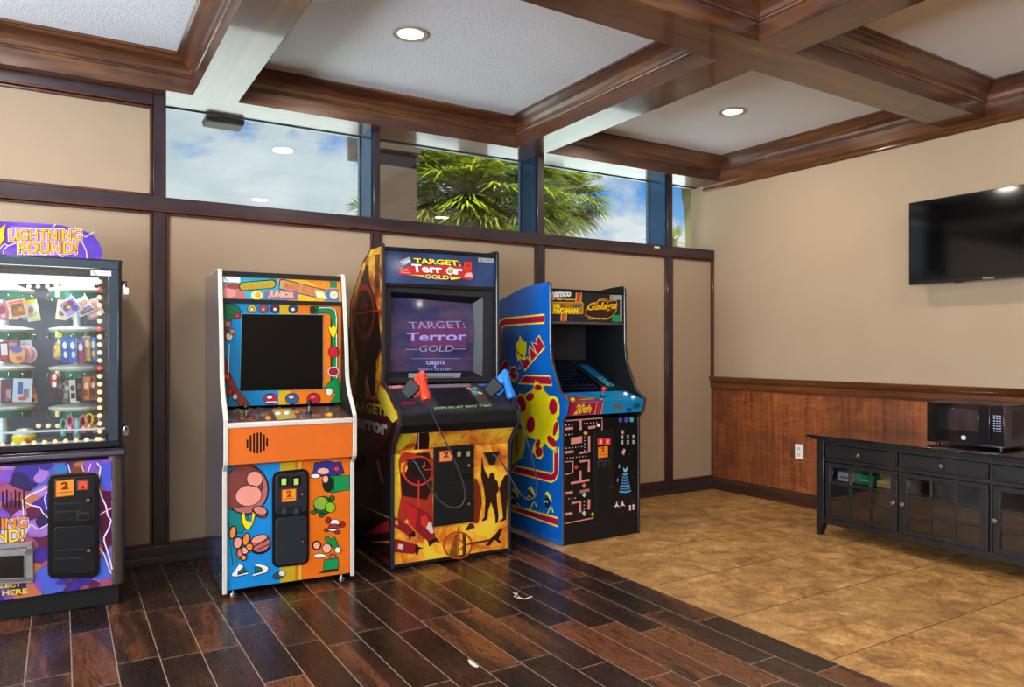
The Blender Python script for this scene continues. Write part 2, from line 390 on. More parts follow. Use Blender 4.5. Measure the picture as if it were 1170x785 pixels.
for i, (a, b) in enumerate(posts[1:]):                     # deep side face of each mullion, polished metal; reflected sky put into its blue
    t = MB(); t.box((a - .012, 4.995, ZR1), (a - .001, YG + .01, ZS - .001), ALU); trim(t, 0)
t = MB(); t.box((XL, 4.972, ZR0), (XC - .001, 5.0, ZR1), TRIMW); t.box((XL, 4.967, ZR0), (XC - .001, 4.99, ZR0 + .012), REDTR)
t.box((posts[0][1], 4.99, ZR0), (XC + .06, YG + .05, ZR1 - .003), TRIMW); trim(t)
# head board over the left bay and beads around every fabric panel
t = MB(); t.box((XL, 4.975, 2.785), (posts[0][0], 5.0, ZS), TRIMW); t.box((XL, 4.965, 2.775), (posts[0][0], 5.0, 2.789), REDTR); trim(t)
def bead(x0, x1, z0, z1, w=.016):
    t = MB(); y0, y1 = 4.984, 5.002
    t.box((x0, y0, z0), (x0 + w, y1, z1), REDTR); t.box((x1 - w, y0, z0), (x1, y1, z1), REDTR)
    t.box((x0 + w, y0, z0), (x1 - w, y1, z0 + w), REDTR); t.box((x0 + w, y0, z1 - w), (x1 - w, y1, z1), REDTR); trim(t)
bays = [(XL, posts[0][0]), (posts[0][1], posts[1][0]), (posts[1][1], posts[2][0]), (posts[2][1], posts[3][0]), (posts[3][1], XC - .002)]
for i, (a, b) in enumerate(bays): bead(a + .001, b - .001, .105, ZR0 - .001)
bead(bays[0][0] + .001, bays[0][1] - .001, ZR1 + .001, 2.774)
t = MB(); t.box((XL, 4.968, 0), (XC - .02, 5.0, .105), TRIMW); t.box((XL, 4.945, 0), (XC - .03, 4.97, .045), TRIMW); t.build('baseboard_back', kind='structure', bevel=.004)
# header soffit above the glass and the header's own face
def mold(mb, quad, mat_x, mat_y, z0=ZS, skip=(), face_h=.105):
    """mitred beam face + cove moulding round a coffer. quad: 4 xy corners, counter-clockwise"""
    prof = [(0, z0), (0, z0 + face_h - .012), (.008, z0 + face_h - .010), (.012, z0 + face_h), (.018, z0 + face_h + .004), (.024, z0 + face_h + .026),
            (.042, z0 + face_h + .052), (.066, z0 + face_h + .072), (.086, z0 + face_h + .084), (.09, z0 + face_h + .088), (.104, z0 + face_h + .090), (.104, ZC)]
    q = [Vector((a[0], a[1])) for a in quad]; n = 4; rings = []
    for off, z in prof:
        ring = []
        for i in range(n):
            p, a, b = q[i], q[i - 1], q[(i + 1) % n]
            d1 = (p - a).normalized(); d2 = (b - p).normalized(); n1 = Vector((-d1.y, d1.x)); n2 = Vector((-d2.y, d2.x))
            m_ = (n1 + n2) / (1 + n1.dot(n2)); c = p + m_ * off; ring.append((c.x, c.y, z))
        rings.append(ring)
    for i in range(n):
        if i in skip: continue
        j = (i + 1) % n; mt = mat_x if abs((q[j] - q[i]).x) > abs((q[j] - q[i]).y) else mat_y
        for k in range(len(rings) - 1): mb.add([rings[k][i], rings[k][j], rings[k + 1][j], rings[k + 1][i]], [(0, 1, 2, 3)], mt)
# beam layout: beams running into the window wall (x0,x1), beams along it (y0,y1) with the slight skew seen
BA = [(-1.62, -1.34), (.690, .955), (3.005, 3.285)]
def BY(k, x):                                              # near / far edges of the cross beams
    base = [(2.565, 2.845), (.24, .52), (-2.08, -1.80)][k]; s = (x - 3.4) * .024; return base[0] + s, base[1] + s
xs = [XL] + [v for p_ in BA for v in p_] + [None]
nm = 1
xcols = [(XL + .02, BA[0][0]), (BA[0][1], BA[1][0]), (BA[1][1], BA[2][0]), (BA[2][1], None)]
rows = [(lambda x: BY(0, x)[1], lambda x: YH), (lambda x: BY(1, x)[1], lambda x: BY(0, x)[0]), (lambda x: BY(2, x)[1], lambda x: BY(1, x)[0]), (lambda x: YB + .05, lambda x: BY(2, x)[0])]
coffers = []
for ri, (lo, hi) in enumerate(rows):
    for ci, (a, b) in enumerate(xcols):
        def bx(y): return b if b is not None else RWx(y) - .02
        q = [(a, lo(a)), (bx(lo(5)), lo(bx(2))), (bx(hi(5)), hi(bx(2))), (a, hi(a))]
        mb = MB(); mold(mb, q, MOLDX, MOLDY); trim(mb, 0); coffers.append((ri, ci, q))
for a, b in BA:                                            # undersides
    mb = MB(); mb.box((a + .002, YB, ZS), (b - .002, YH + .001, ZS + .1), WOODY)
    trim(mb, 0)
for k in range(3):
    mb = MB(); z = ZS - .0006; xe = RWx(BY(k, 5)[0]) - .01
    lo0, hi0 = BY(k, XL); lo1, hi1 = BY(k, xe); lo0 += .002; lo1 += .002; hi0 -= .002; hi1 -= .002
    mb.add([(XL, lo0, z), (xe, lo1, z), (xe, hi1, z), (XL, hi0, z), (XL, lo0, ZS + .1), (xe, lo1, ZS + .1), (xe, hi1, ZS + .1), (XL, hi0, ZS + .1)], [(3, 2, 1, 0), (4, 5, 6, 7), (0, 1, 5, 4), (1, 2, 6, 5), (2, 3, 7, 6), (3, 0, 4, 7)], WOODX); trim(mb, 0)
mb = MB(); mb.box((XL, YH + .002, ZS), (XC + .1, YG + .035, ZS + .009), WOODX); trim(mb, 0)

# right wall, wainscot, chair rail, baseboard and crown, all in the wall's frame
LW = 9.7
def rwbox(mb, x0, x1, y0, y1, z0, z1, mat): mb.hexa([RW.W((x0, y0, z0)), RW.W((x1, y0, z0)), RW.W((x1, y1, z0)), RW.W((x0, y1, z0))], [RW.W((x0, y0, z1)), RW.W((x1, y0, z1)), RW.W((x1, y1, z1)), RW.W((x0, y1, z1))], mat)
mb = MB(); rwbox(mb, -.27, LW, 0, .12, 0, ZC, WALLM); mb.build('wall_right', kind='structure', smooth=False)
mb = MB(); rwbox(mb, .0, LW, -.012, 0, .05, .94, mat_wains()); trim(mb, 0)
mb = MB()
pr = [(0, .925), (-.018, .925), (-.022, .94), (-.03, .95), (-.03, .985), (-.022, .992), (-.034, 1.0), (-.05, 1.03), (-.052, 1.045), (0, 1.047)]
mb.prism([RW.W((0, y, z)) for y, z in pr], RW.x * LW, RAILW); trim(mb, 0)
mb = MB(); pr = [(0, 0), (-.05, 0), (-.05, .02), (-.04, .085), (-.022, .105), (0, .115)]
mb.prism([RW.W((0, y, z)) for y, z in pr], RW.x * LW, BASEW); mb.build('baseboard_right', kind='structure')
mb = MB(); pr = [(0, 2.79), (-.012, 2.79), (-.022, 2.80), (-.024, 2.815), (-.02, 2.825), (-.03, 2.84), (-.03, ZS + .05), (0, ZS + .05)]
mb.prism([RW.W((-.1, y, z)) for y, z in pr], RW.x * LW, WOODY); trim(mb, 0)
mb = MB(); mb.box((XC - .028, 4.975, 1.047), (XC - .004, 5.003, ZR0), REDTR); trim(mb)

# left wall and the glazed side behind the viewer
FARW = P('b9a48c', .9, name='far_wall_paint')
mb = MB(); mb.box((XL - .1, YB, 0), (XL, -4.0, ZC), FARW); mb.box((XL - .1, -.6, 0), (XL, .2, ZC), FARW); mb.box((XL - .1, -4, 0), (XL, -.6, .7), FARW); mb.box((XL - .1, -4, 2.6), (XL, -.6, ZC), FARW); mb.box((XL - .1, 3.4, 0), (XL, 5.3, ZC), FARW); mb.box((XL - .1, .2, 0), (XL, 3.4, .7), FARW); mb.box((XL - .1, .2, 2.6), (XL, 3.4, ZC), FARW)
mb.build('wall_left', kind='structure', smooth=False)
mb = MB(); mb.box((XL - .1, YB - .1, 0), (xr1 + .2, YB, ZC), FARW); mb.build('wall_front', kind='structure', smooth=False)

def window(n, x0, x1, y0, y1, z0, z1, along='x', frame=.02, fm_=None):
    g_ = MB()
    if along == 'x': g_.box((x0, y0, z0), (x1, y0 + .006, z1), GLASS)
    else: g_.box((x0, y0, z0), (x0 + .006, y1, z1), GLASS)
    w = g_.build('window_%d' % n, kind='structure', smooth=False)
    f = MB(); m_ = fm_ or TRIMW; t_ = frame
    if along == 'x':
        for a in ((x0, z0, x1, z0 + t_), (x0, z1 - t_, x1, z1), (x0, z0 + t_, x0 + t_, z1 - t_), (x1 - t_, z0 + t_, x1, z1 - t_)): f.box((a[0], y0 - .012, a[1]), (a[2], y0 + .02, a[3]), m_)
    else:
        for a in ((y0, z0, y1, z0 + t_), (y0, z1 - t_, y1, z1), (y0, z0 + t_, y0 + t_, z1 - t_), (y1 - t_, z0 + t_, y1, z1 - t_)): f.box((x0 - .012, a[0], a[1]), (x0 + .02, a[2], a[3]), m_)
    f.build('window_frame', parent=w, kind=None); return w
FRM = P('5f7480', .3, .6, name='thin_aluminium_frame')
for i, (a, b) in enumerate(bays[1:]):
    window(i + 1, a + .002, b - .016 if i < 3 else XC + .03, YG, YG, ZR1 + .001, ZS - .002, frame=.006, fm_=FRM)
window(5, XL - .05, 0, .2, 3.4, .7, 2.6, along='y', frame=.05)
window(6, XL - .05, 0, -4, -.6, .7, 2.6, along='y', frame=.05)

# ---------------------------------------------------------------- recessed ceiling lights
LENS = P('fff2e0', .5, name='glowing_lamp_lens', es=1.15)
DLR = P('b8a890', .35, name='downlight_trim_ring')
LPOWER = 17.5
def downlight(x, y, label, group=None, power=LPOWER):
    r = thing('recessed_downlight', None, label, 'ceiling light', group, (x, y, ZC))
    mb = MB(); mb.lathe((0, 0, 0), (0, 0, -1), [(0, .102), (.006, .102), (.009, .096), (.007, .078), (.002, .074)], DLR, 28); mb.build('trim_ring', r)
    mb = MB(); mb.lathe((0, 0, -.0045), (0, 0, -1), [(0, .0735), (.004, .07), (.007, .05), (.008, .001)], LENS, 24); mb.build('lens', r)
    l = bpy.data.lights.new('lamp', 'AREA'); l.shape = 'DISK'; l.size = .16; l.energy = power; l.color = (1.0, .88, .74)
    lo = bpy.data.objects.new('lamp', l); COL.objects.link(lo); lo.parent = r; lo.location = (0, 0, -.02); return r
downlight(1.667, 3.836, 'round recessed ceiling light in the white coffer above the orange cabinet')
downlight(4.248, 3.855, 'round recessed ceiling light in the coffer nearest the right wall')
for ri, ci, q in coffers:
    cx = sum(p[0] for p in q) / 4; cy = sum(p[1] for p in q) / 4
    if ri == 0 and ci in (2, 3): continue
    downlight(cx, cy, 'recessed ceiling light in a coffer outside the picture', 'ceiling lights outside the picture')

# ---------------------------------------------------------------- outside
GR = P('dcebe8', .9, name='pale_bounce_ground'); gm = MB(); gm.box((-40, 5.45, -.4), (60, 60, -.3), GR); gm.build('ground', kind='structure', smooth=False)  # unseen ground, kept pale as a reflector for soffit and ceiling
STUC = mat_wall('olive_stucco_column', '5c5428', '6c6434', .5, 40)
DKCOL = mat_wall('dark_brown_column_paint', '2a1e12', '382a18', .4, 40)
cx0, cx1 = hy(430, 200, 6.2).x, hy(476.5, 200, 6.2).x
mb = MB(); mb.box((cx0, 6.2, -.3), (cx1, 6.6, 3.6), DKCOL)
zt = hy(480, 172, 6.2).z
ox = hy(486, 170, 6.15).x
mb.prism([(cx0 - .1, 6.12, zt + .5), (cx0 - .1, 6.12, zt - .06), (cx1 + .005, 6.12, zt - .06), (cx1 + .02, 6.12, zt - .02), (ox - .01, 6.12, zt + .03), (ox, 6.12, zt + .08), (ox - .02, 6.12, zt + .5)], (0, .56, 0), DKCOL)
tag(mb.build('porch_column', bevel=.01), 'dark brown porch column outside the second window from the left', 'column')
# olive column with a rough curved bracket, seen through the narrow last window
e = [(768.5, 208.5), (780, 212), (789, 212.5), (797.5, 214), (797.5, 292), (783.3, 292), (783, 262), (782, 240), (779.5, 230), (778.3, 222), (779, 217), (776, 214), (768.5, 213)]
Yc = 6.3; pts = [hy(x, y, Yc) for x, y in e]
mb = MB(); pp = [(p.x, Yc, p.z) for p in pts]; pp[3] = (pp[3][0] + .6, Yc, pp[3][2] + .0); pp[4] = (pp[4][0] + .6, Yc, -.3); pp[5] = (pp[5][0], Yc, -.3)
mb.prism(pp, (0, -.25, 0), STUC); tag(mb.build('porch_column', bevel=0), 'olive stucco porch column with rough bracket outside the narrow last window', 'column')
# small dark boxes hanging just outside the top of the first window
BXM = P('2a2412', .6, name='dark_brown_painted_metal')
def hangbox(x0, x1, y0, y1, yw, label):
    a = hy(x0, y0, yw); b = hy(x1, y1, yw); o = thing('box_fixture', None, label, 'light fixture', loc=((a.x + b.x) / 2, yw, ZS))
    w = (b.x - a.x) / 2; h = ZS - b.z; mb = MB(); mb.hexa([(-w * .93, 0, -h), (w * .93, 0, -h), (w * .93, .16, -h), (-w * .93, .16, -h)], [(-w, -.01, 0), (w, -.01, 0), (w, .18, 0), (-w, .18, 0)], BXM); mb.build('housing', o, bevel=.006)
    mb = MB(); mb.box((-w * .9, -.008, -h * .93), (w * .9, -.002, -h * .82), BLK); mb.build('front_rim', o)
hangbox(235, 280, 125, 144.5, YG + .03, 'dark brown box hanging outside at the top of the first window')
hangbox(406.5, 414.6, 150, 158, YG + .03, 'tiny dark box at the top right corner of the first window')

# palms
LEAFS = []
def leafm(name, h1, h2, h3):
    m, nt, out = new_mat(name); g = G(nt); oi = g.n('TexCoord'); a = g.noise(oi.outputs['Object'], 6, 3)
    c = g.ramp(a, [(.3, rgb(h1)), (.5, rgb(h2)), (.7, rgb(h3))])
    d = g.n('BsdfDiffuse'); g.l(c, d.inputs[0]); t = g.n('BsdfTranslucent'); g.l(c, t.inputs[0]); s_ = g.n('BsdfGlossy', i_Roughness=.4); mx = g.n('MixShader'); mx.inputs[0].default_value = .4
    g.l(d.outputs[0], mx.inputs[1]); g.l(t.outputs[0], mx.inputs[2]); m2 = g.n('MixShader'); m2.inputs[0].default_value = .04; g.l(mx.outputs[0], m2.inputs[1]); g.l(s_.outputs[0], m2.inputs[2]); g.l(m2.outputs[0], out.inputs[0]); return m
LF = leafm('palm_leaf_green', '2c400c', '6c7c14', 'a0a02a'); LFD = leafm('old_palm_leaf', '3a3614', '57541e', '757138')
BOOT = mat_wall('palm_boot_fibre', '4c3e2c', '756549', .6, 30); TRK = mat_wall('palm_trunk_bark', '463a2c', '5f503e', .8, 25)
def palm(px, py, Y, R, label, nleaf=60, seed=1, blades=26, feather=False, ztrunk=None):
    rnd = random.Random(seed); c = hy(px, py, Y); o = thing('palm_tree', None, label, 'palm tree', loc=(c.x, Y, -.3)); cz = c.z + .3
    tr = MB(); tr.lathe((0, 0, 0), (0, 0, 1), [(0, R * .14), (cz * .5, R * .11), (cz - R * .45, R * .12), (cz, R * .12)], TRK, 14); tr.build('trunk', o)
    if not feather:
        bt = MB()
        for k in range(70):
            t = k / 70; z = cz - R * .55 + t * R * .6; a = k * 2.4; r0 = R * (.13 + .03 * t); d = Vector((math.cos(a), math.sin(a), 0)); u = Vector((-d.y, d.x, 0))
            p0 = d * r0 * .8 + Vector((0, 0, z)); p1 = d * (r0 + R * .13) + Vector((0, 0, z + R * .13)); w = R * .035
            bt.hexa([p0 - u * w * 1.6, p0 + u * w * 1.6, p0 + u * w * 1.6 - d * .02, p0 - u * w * 1.6 - d * .02], [p1 - u * w * .5, p1 + u * w * .5, p1 + u * w * .5 - d * .02, p1 - u * w * .5 - d * .02], BOOT)
        bt.build('leaf_base', o, kind='stuff')
    lf = MB()
    for k in range(nleaf):
        a = k * 2.39996 + rnd.uniform(-.2, .2); el = math.asin(max(-1, min(1, rnd.uniform(-.55, .98)))); mt = LFD if el < -.25 and rnd.random() < .6 else LF
        d = Vector((math.cos(a) * math.cos(el), math.sin(a) * math.cos(el), math.sin(el))); L = R * rnd.uniform(.3, .66)
        h = Vector((0, 0, cz)); hub = h + d * L - Vector((0, 0, R * .05)); s = d.cross(Vector((0, 0, 1))); s = (s if s.length > .05 else Vector((1, 0, 0))).normalized(); up = s.cross(d).normalized()
        w = R * .012; lf.add([h - s * w, h + s * w, hub + s * w, hub - s * w], [(0, 1, 2, 3)], mt)
        bl = R * rnd.uniform(.30, .42)
        for j in range(blades):
            t = (j / (blades - 1) - .5) * 2.0; an = t * 1.75
            bd = (d * math.cos(an) + s * math.sin(an) + up * .12 * rnd.uniform(-1, 1)).normalized(); l = bl * (1 - .25 * abs(t)) * rnd.uniform(.85, 1.1)
            if feather: hub_ = h + d * (L * (.2 + .8 * abs(t))); 
            bw = R * .0105; sd = bd.cross(up).normalized()
            m1 = hub + bd * l * .55 - Vector((0, 0, l * .04)); tip = hub + bd * l * .95 - Vector((0, 0, l * rnd.uniform(.05, .3)))
            lf.add([hub, m1 + sd * bw, m1 - sd * bw, tip], [(0, 1, 2), (2, 1, 3)], mt)
    lf.build('leaves', o, smooth=False, kind='stuff')
palm(541, 216, 10.5, 2.0, 'large fan palm filling the second window from the left', 230, 3, 28)
palm(632, 224, 15.5, 1.9, 'round fan palm crown in the third window, left of the blue sky', 150, 5, 28)
palm(418, 262, 13, 1.0, 'palm with only its leaf tips showing at the corner of the first window', 60, 8, 20)
palm(766.5, 276, 24, 1.35, 'small distant palm seen in the narrow last window', 34, 11, 16)

# area lamps added at the unseen left windows, tilted to brighten the ceiling
def daylight_fill(x, y, z, sx, sz, rot, e):
    l = bpy.data.lights.new('daylight_fill', 'AREA'); l.shape = 'RECTANGLE'; l.size = sx; l.size_y = sz; l.energy = e; l.color = (.80, .90, 1.0)
    o = bpy.data.objects.new('daylight_fill', l); COL.objects.link(o); o.location = (x, y, z); o.rotation_euler = rot
daylight_fill(XL - .04, 1.8, 1.65, 3.0, 1.8, (math.radians(128), 0, -PI / 2), 430)
daylight_fill(XL - .04, -2.3, 1.65, 3.2, 1.8, (math.radians(128), 0, -PI / 2), 500)

# ================================================================ ARCADE CABINETS
def C(h, **k): return P(h, **k)
INK = C('140f12', rough=.3)
def pbox(mb, A0, x0, y0, x1, y1, t, mat, dy=0, k=0):
    """raised box on an art panel: rectangle traced in the picture, thickness t off the panel"""
    q = [A0.P(p, k) for p in ((x0, y0), (x1, y0 + dy), (x1, y1 + dy), (x0, y1))]
    mb.hexa(q, [p + A0.n * t for p in q], mat)
def rr_pts(x0, y0, x1, y1, r, dy=0, n=4):
    out = []
    for cx, cy, a in ((x1 - r, y0 + r, -PI / 2), (x1 - r, y1 - r, 0), (x0 + r, y1 - r, PI / 2), (x0 + r, y0 + r, PI)):
        for i in range(n + 1):
            t = a + PI / 2 * i / n; X = cx + r * math.cos(t); out.append((X, cy + r * math.sin(t) + dy * (X - x0) / (x1 - x0)))
    return out
def prism_px(mb, A0, pts, t, mat, k=0): mb.prism([A0.P(p, k) for p in pts], A0.n * t, mat)

# ---------------------------------------------------------------- orange cabinet
dk = front_frame((254, 679.5), (405, 657.3), .020)
K = thing('arcade_cabinet', dk, 'upright orange and blue arcade cabinet with white edge trim, second from the left', 'arcade cabinet')
W = dk.w; T = .024
prof = [(0, .020), (0, .664), (-.046, .704), (-.050, .722), (-.050, .928), (-.008, .982), (.05, 1.04), (.088, 1.10), (.105, 1.16), (.118, 1.295), (.140, 1.449), (.185, 1.70), (.190, 1.725), (.200, 1.735)]
back = [(.82, 1.735), (.82, .020)]
def mat_side(name, base, spots, coat=1.0):
    m, nt, out = new_mat(name); g = G(nt); v = g.coords((1, 2.2, 1)); c = rgb(base)
    for i, (h, lo, sc) in enumerate(spots):
        n_ = g.noise(g.coords((1, 2.2, 1), loc=(i * 3.1, i * 1.7, i * 5.3)), sc, 3, .6, 1.2); c = g.mix(g.ramp(n_, [(lo, (0, 0, 0, 1)), (lo + .03, (1, 1, 1, 1))]), c, rgb(h))
    g.pbr(out, c, .22, coat=coat, coatr=.03, coat_ior=1.9); return m
SIDE1 = mat_side('faded_blue_side_art', '0f3a60', [('6f6a5c', .60, 7), ('8a4a34', .66, 8), ('9c8a3a', .68, 9)])
for x0 in (0, W - T):
    mb = MB(); mb.yz(prof + back, x0 + .0006, x0 + T - .0006, SIDE1 if x0 == 0 else BLK); s_ = mb.build('side_panel', K, smooth=False)
EDGE = C('d2ccc2', rough=.4)
for x0 in (0, W - T):
    mb = MB(); pts = prof + [(.82, 1.735)]
    for a, b in zip(pts, pts[1:]):
        d = Vector((b[0] - a[0], b[1] - a[1])).normalized(); n = Vector((-d.y, d.x)) * .005
        if n.x > 0 and abs(d.y) > .1: n = -n
        if abs(d.y) <= .1: n = Vector((0, .005))
        mb.hexa([(x0, a[0], a[1]), (x0 + T, a[0], a[1]), (x0 + T, b[0], b[1]), (x0, b[0], b[1])], [(x0 + .003, a[0] + n.x, a[1] + n.y), (x0 + T - .003, a[0] + n.x, a[1] + n.y), (x0 + T - .003, b[0] + n.x, b[1] + n.y), (x0 + .003, b[0] + n.x, b[1] + n.y)], EDGE)
    mb.build('edge_trim', K)
i0, i1 = T, W - T
mb = MB(); mb.box((i0, .80, .05), (i1, .82, 1.72), BLK); mb.box((i0, .2, 1.70), (i1, .82, 1.72), BLK); mb.box((i0, .012, .03), (i1, .80, .05), BLK)
mb.box((i0, .45, .9), (i1, .47, 1.6), BLK); mb.build('body', K)
# marquee
ML = Vector((i0, .178, 1.575)); MR = Vector((i1, .178, 1.575)); MT = Vector((i0, .195, 1.70))
mb = MB(); mb.hexa([ML, MR, MR + Vector((0, .02, 0)), ML + Vector((0, .02, 0))], [MT, MT + (MR - ML), MT + (MR - ML) + Vector((0, .02, 0)), MT + Vector((0, .02, 0))], C('2f9aa8'))
a = Art(mb, [(255.3, 341), (392, 344.3), (391.2, 319.7), (254.7, 314)], ML, MR, MT)
TEAL, ORG, YEL = C('2e9fb4'), C('f08418'), C('f5b01c')
a.poly([(254.8, 314), (318, 316.5), (331, 343), (255.3, 341)], C('3aa0b8'), 1); a.poly([(318, 316.5), (391, 319.7), (392, 344.3), (331, 343)], YEL, 1)
a.poly([(350, 318), (391, 319.7), (391.6, 332), (372, 331)], ORG, 2); a.poly([(372, 331), (391.6, 332), (392, 344.3), (360, 343.4)], C('f39a1e'), 2)
a.poly([(255, 323), (275, 323), (284, 341.6), (255.3, 341)], C('b4686a'), 2); a.ell(262, 334, 9, 6, C('d28a84'), 3); a.ell(268, 326, 8, 3.6, C('8c4038'), 4)
a.poly(rr_pts(274, 321.5, 317.5, 332.3, 5, -4), INK, 4); a.poly(rr_pts(275.2, 322.5, 316.4, 331.3, 4.4, -3.6), C('7fa634'), 5)
a.text('DONKEY KONG', (277.5, 331), (314, 327.2), (277.3, 324.6), C('e8781c'), 6, grow=.02)
a.poly([(321, 318), (326, 317.6), (375, 330), (374, 339.6), (366, 340), (320, 329.5)], INK, 4); a.poly([(322, 319), (326, 318.6), (374, 331), (373, 338.6), (366, 339), (321, 328.7)], C('a8906c'), 5)
a.text('MARIO BROS.', (326.5, 328.5), (361, 336.5), (328, 320.6), C('d8622a'), 6, grow=.02, shadow=C('5a3a28'))
a.poly([(304, 331.5), (341.5, 331.5), (341.5, 342.2), (303, 341.2)], C('76608a'), 7)
a.text('JUNIOR', (308.3, 339.8), (336.5, 340.6), (309.6, 332.8), C('f0907a'), 8, grow=.035, shadow=C('f8d8a0'), sg=.07)
a.ell(295, 337, 6.5, 5, C('f5e28a'), 7); a.ell(296, 337, 3.4, 4.2, C('f0a030'), 8)
a.rect(378.5, 320, 386.5, 327.4, C('0f7a44'), 6, .3); a.poly([(376, 329), (388, 329), (389, 343.8), (372, 343)], C('3b6fa0'), 6); a.poly([(362, 331.5), (371, 333), (376, 341), (364, 340)], C('efd9a4'), 7); a.ell(383, 336, 4.6, 5, C('e2c8a0'), 8)
a.rect(255.2, 314.6, 275.5, 321.2, C('dfe0ea'), 9, .6); a.line([(257, 316), (260.5, 320)], .8, INK, 10); a.line([(264, 317.6), (272, 317.9)], .5, C('8a90b0'), 10)
mb.build('marquee', K, smooth=False)
mb = MB(); mb.hexa([(i0, .168, 1.552), (i1, .168, 1.552), (i1, .21, 1.552), (i0, .21, 1.552)], [(i0, .170, 1.576), (i1, .170, 1.576), (i1, .21, 1.576), (i0, .21, 1.576)], BLK)
mb.hexa([(i0, .186, 1.699), (i1, .186, 1.699), (i1, .22, 1.699), (i0, .22, 1.699)], [(i0, .19, 1.728), (i1, .19, 1.728), (i1, .22, 1.728), (i0, .22, 1.728)], BLK); mb.build('marquee_retainer', K)
# bezel with the dark screen
BL_, BR_, TL_ = Vector((i0, .205, .985)), Vector((i1, .205, .985)), Vector((i0, .186, 1.552))
mb = MB(); dn = Vector((0, .012, 0)); TR_ = TL_ + (BR_ - BL_); mb.hexa([BL_, BR_, BR_ + dn, BL_ + dn], [TL_, TR_, TR_ + dn, TL_ + dn], C('0c78b8'))
a = Art(mb, [(258.2, 466), (389, 462.5), (390.4, 350.5), (255.5, 347.2)], BL_, BR_, TL_)
a.poly([(255.5, 347.2), (322, 348.6), (322, 464), (258.2, 466)], C('1686c6'), 1); a.poly([(333, 349), (390.4, 350.5), (389, 462.5), (333, 464)], C('e67818'), 1)
a.poly([(320, 348.6), (334, 349), (333, 464), (320, 464.4)], C('d8a818'), 2)
G1 = C('1d6b4a'); G2 = C('0f8a4c'); BRN = C('7a3c34'); a.ink = INK
a.poly([(255.5, 348), (262, 347.5), (272, 350), (276.5, 357), (277.5, 364), (270, 366), (262, 367), (256, 366)], G1, 3); a.ell(272, 362, 3.5, 3, C('c03030'), 4)
a.poly([(261, 367), (266, 367), (260, 385), (259, 405), (264, 425), (274, 445), (289, 464.5), (277, 465.5), (262, 440), (256.3, 420), (256, 385)], C('8c3c3a'), 3)
a.line([(264.3, 395), (264.3, 430)], 1, C('e8e8ee'), 4)
for x, y, r, m_ in ((262, 372, 3.5, C('c87a5c')), (267, 381, 3.2, C('d08a66')), (261, 455, 4.6, C('3a8a72')), (266, 449, 3.6, C('c83038')), (272, 455, 3, C('e8d8e0')), (264, 386, 4, C('e8dcd6')), (263, 432, 3.4, C('e0483c'))): a.ell(x, y, r, r * 1.15, m_, 5)
for x, m_, n_ in ((288.5, C('d8b020'), C('e8d0b8')), (301.5, C('b0485a'), C('e09a60')), (314.5, C('7a2830'), C('e8e8ee')), (335, C('304878'), C('e8e8ee'))): a.ell(x, 354, 5, 4.8, m_, 5); a.ell(x, 354.5, 2.3, 2.2, n_, 6)
# plain green bent bar down the right side
a.poly([(355, 351), (363, 350.6), (363, 360.2), (355, 359)], G1, 5); a.ell(357.5, 355, 3, 4, C('143c28'), 6)
band = [(362, 354.8), (374, 355), (380, 357), (382, 363), (382, 450)]
a.line(band, 8.4, INK, 4); a.line(band, 7, G2, 5); a.line([(p_[0] + 2.6, p_[1] - (2.6 if i < 3 else 0)) for i, p_ in enumerate(band)], 1.1, C('e8e8e0'), 6); a.line([(379, 366), (379, 450)], 1.4, C('143c28'), 6)
a.ell(381, 404.6, 6, 6.4, C('c81e34'), 7); a.ell(381, 427, 6, 5.4, C('a0203c'), 7); a.circ(381, 427, 5.8, 5.2, .9, C('f0e0d8'), 8)
a.poly([(375, 374), (379, 376), (381, 371), (384, 376), (386, 372), (385, 380), (382, 388), (379, 386), (376, 380)], C('f0d820'), 7)
a.poly([(369.5, 446), (377, 438), (386, 434), (389, 450), (389, 462), (377, 462.6), (384, 452)], C('0e8a44'), 7); a.ell(376, 450, 4.2, 4.4, C('e8dcd0'), 8)
for x, m_, n_ in ((311, C('c02038'), C('e8e8f0')), (335, C('2a5a9c'), C('e0b8a0')), (359, C('c01e36'), C('e06070'))): a.ell(x, 457.5, 7.4, 6, m_, 5); a.ell(x - 1, 455.6, 3.4, 2.4, n_, 6)
a.line([(318, 461), (306, 461.2)], 1.2, C('e8e8ee'), 6)
a.ink = None; a.poly([(276.6, 359.6), (369.4, 360.4), (369.4, 447.4), (276.6, 449.2)], C('5aa0a8'), 8)
bz = mb.build('bezel', K, smooth=False)
SCR = P('040405', .1, coat=.0, coat_ior=1.5, coatr=.02, name='dark_screen_glass')
mb = MB(); a.mb = mb; prism_px(mb, a, [(277.3, 448.6), (368.7, 446.9), (368.7, 361), (277.3, 360.2)], .002, SCR, 9); mb.build('screen', K, smooth=False)
# control deck
CB, CF = Vector((i0, .203, .968)), Vector((i0, -.048, .914)); dx = Vector((i1 - i0, 0, 0))
mb = MB(); mb.hexa([CF - Vector((0, 0, .012)), CF + dx - Vector((0, 0, .012)), CB + dx - Vector((0, 0, .012)), CB - Vector((0, 0, .012))], [CF, CF + dx, CB + dx, CB], C('4a3a34'))
a = Art(mb, [(260.3, 485.5), (403.5, 480), (391, 466), (259, 469.5)], CF, CF + dx, CB, toward=(0, 0, 1))
rnd = random.Random(4)
for i in range(70):
    x = 260 + rnd.random() * 132; y = 468.5 + rnd.random() * 14 - (x - 260) * .012; a.ell(x, y, rnd.uniform(1, 5), rnd.uniform(.6, 2.2), rnd.choice([C('8a6a3c'), C('b0884a'), C('8c4030'), C('3c5a80'), C('6a6a68'), C('a04838'), C('5a4038')]), 1 + i % 3, rot=rnd.uniform(-.4, .4))
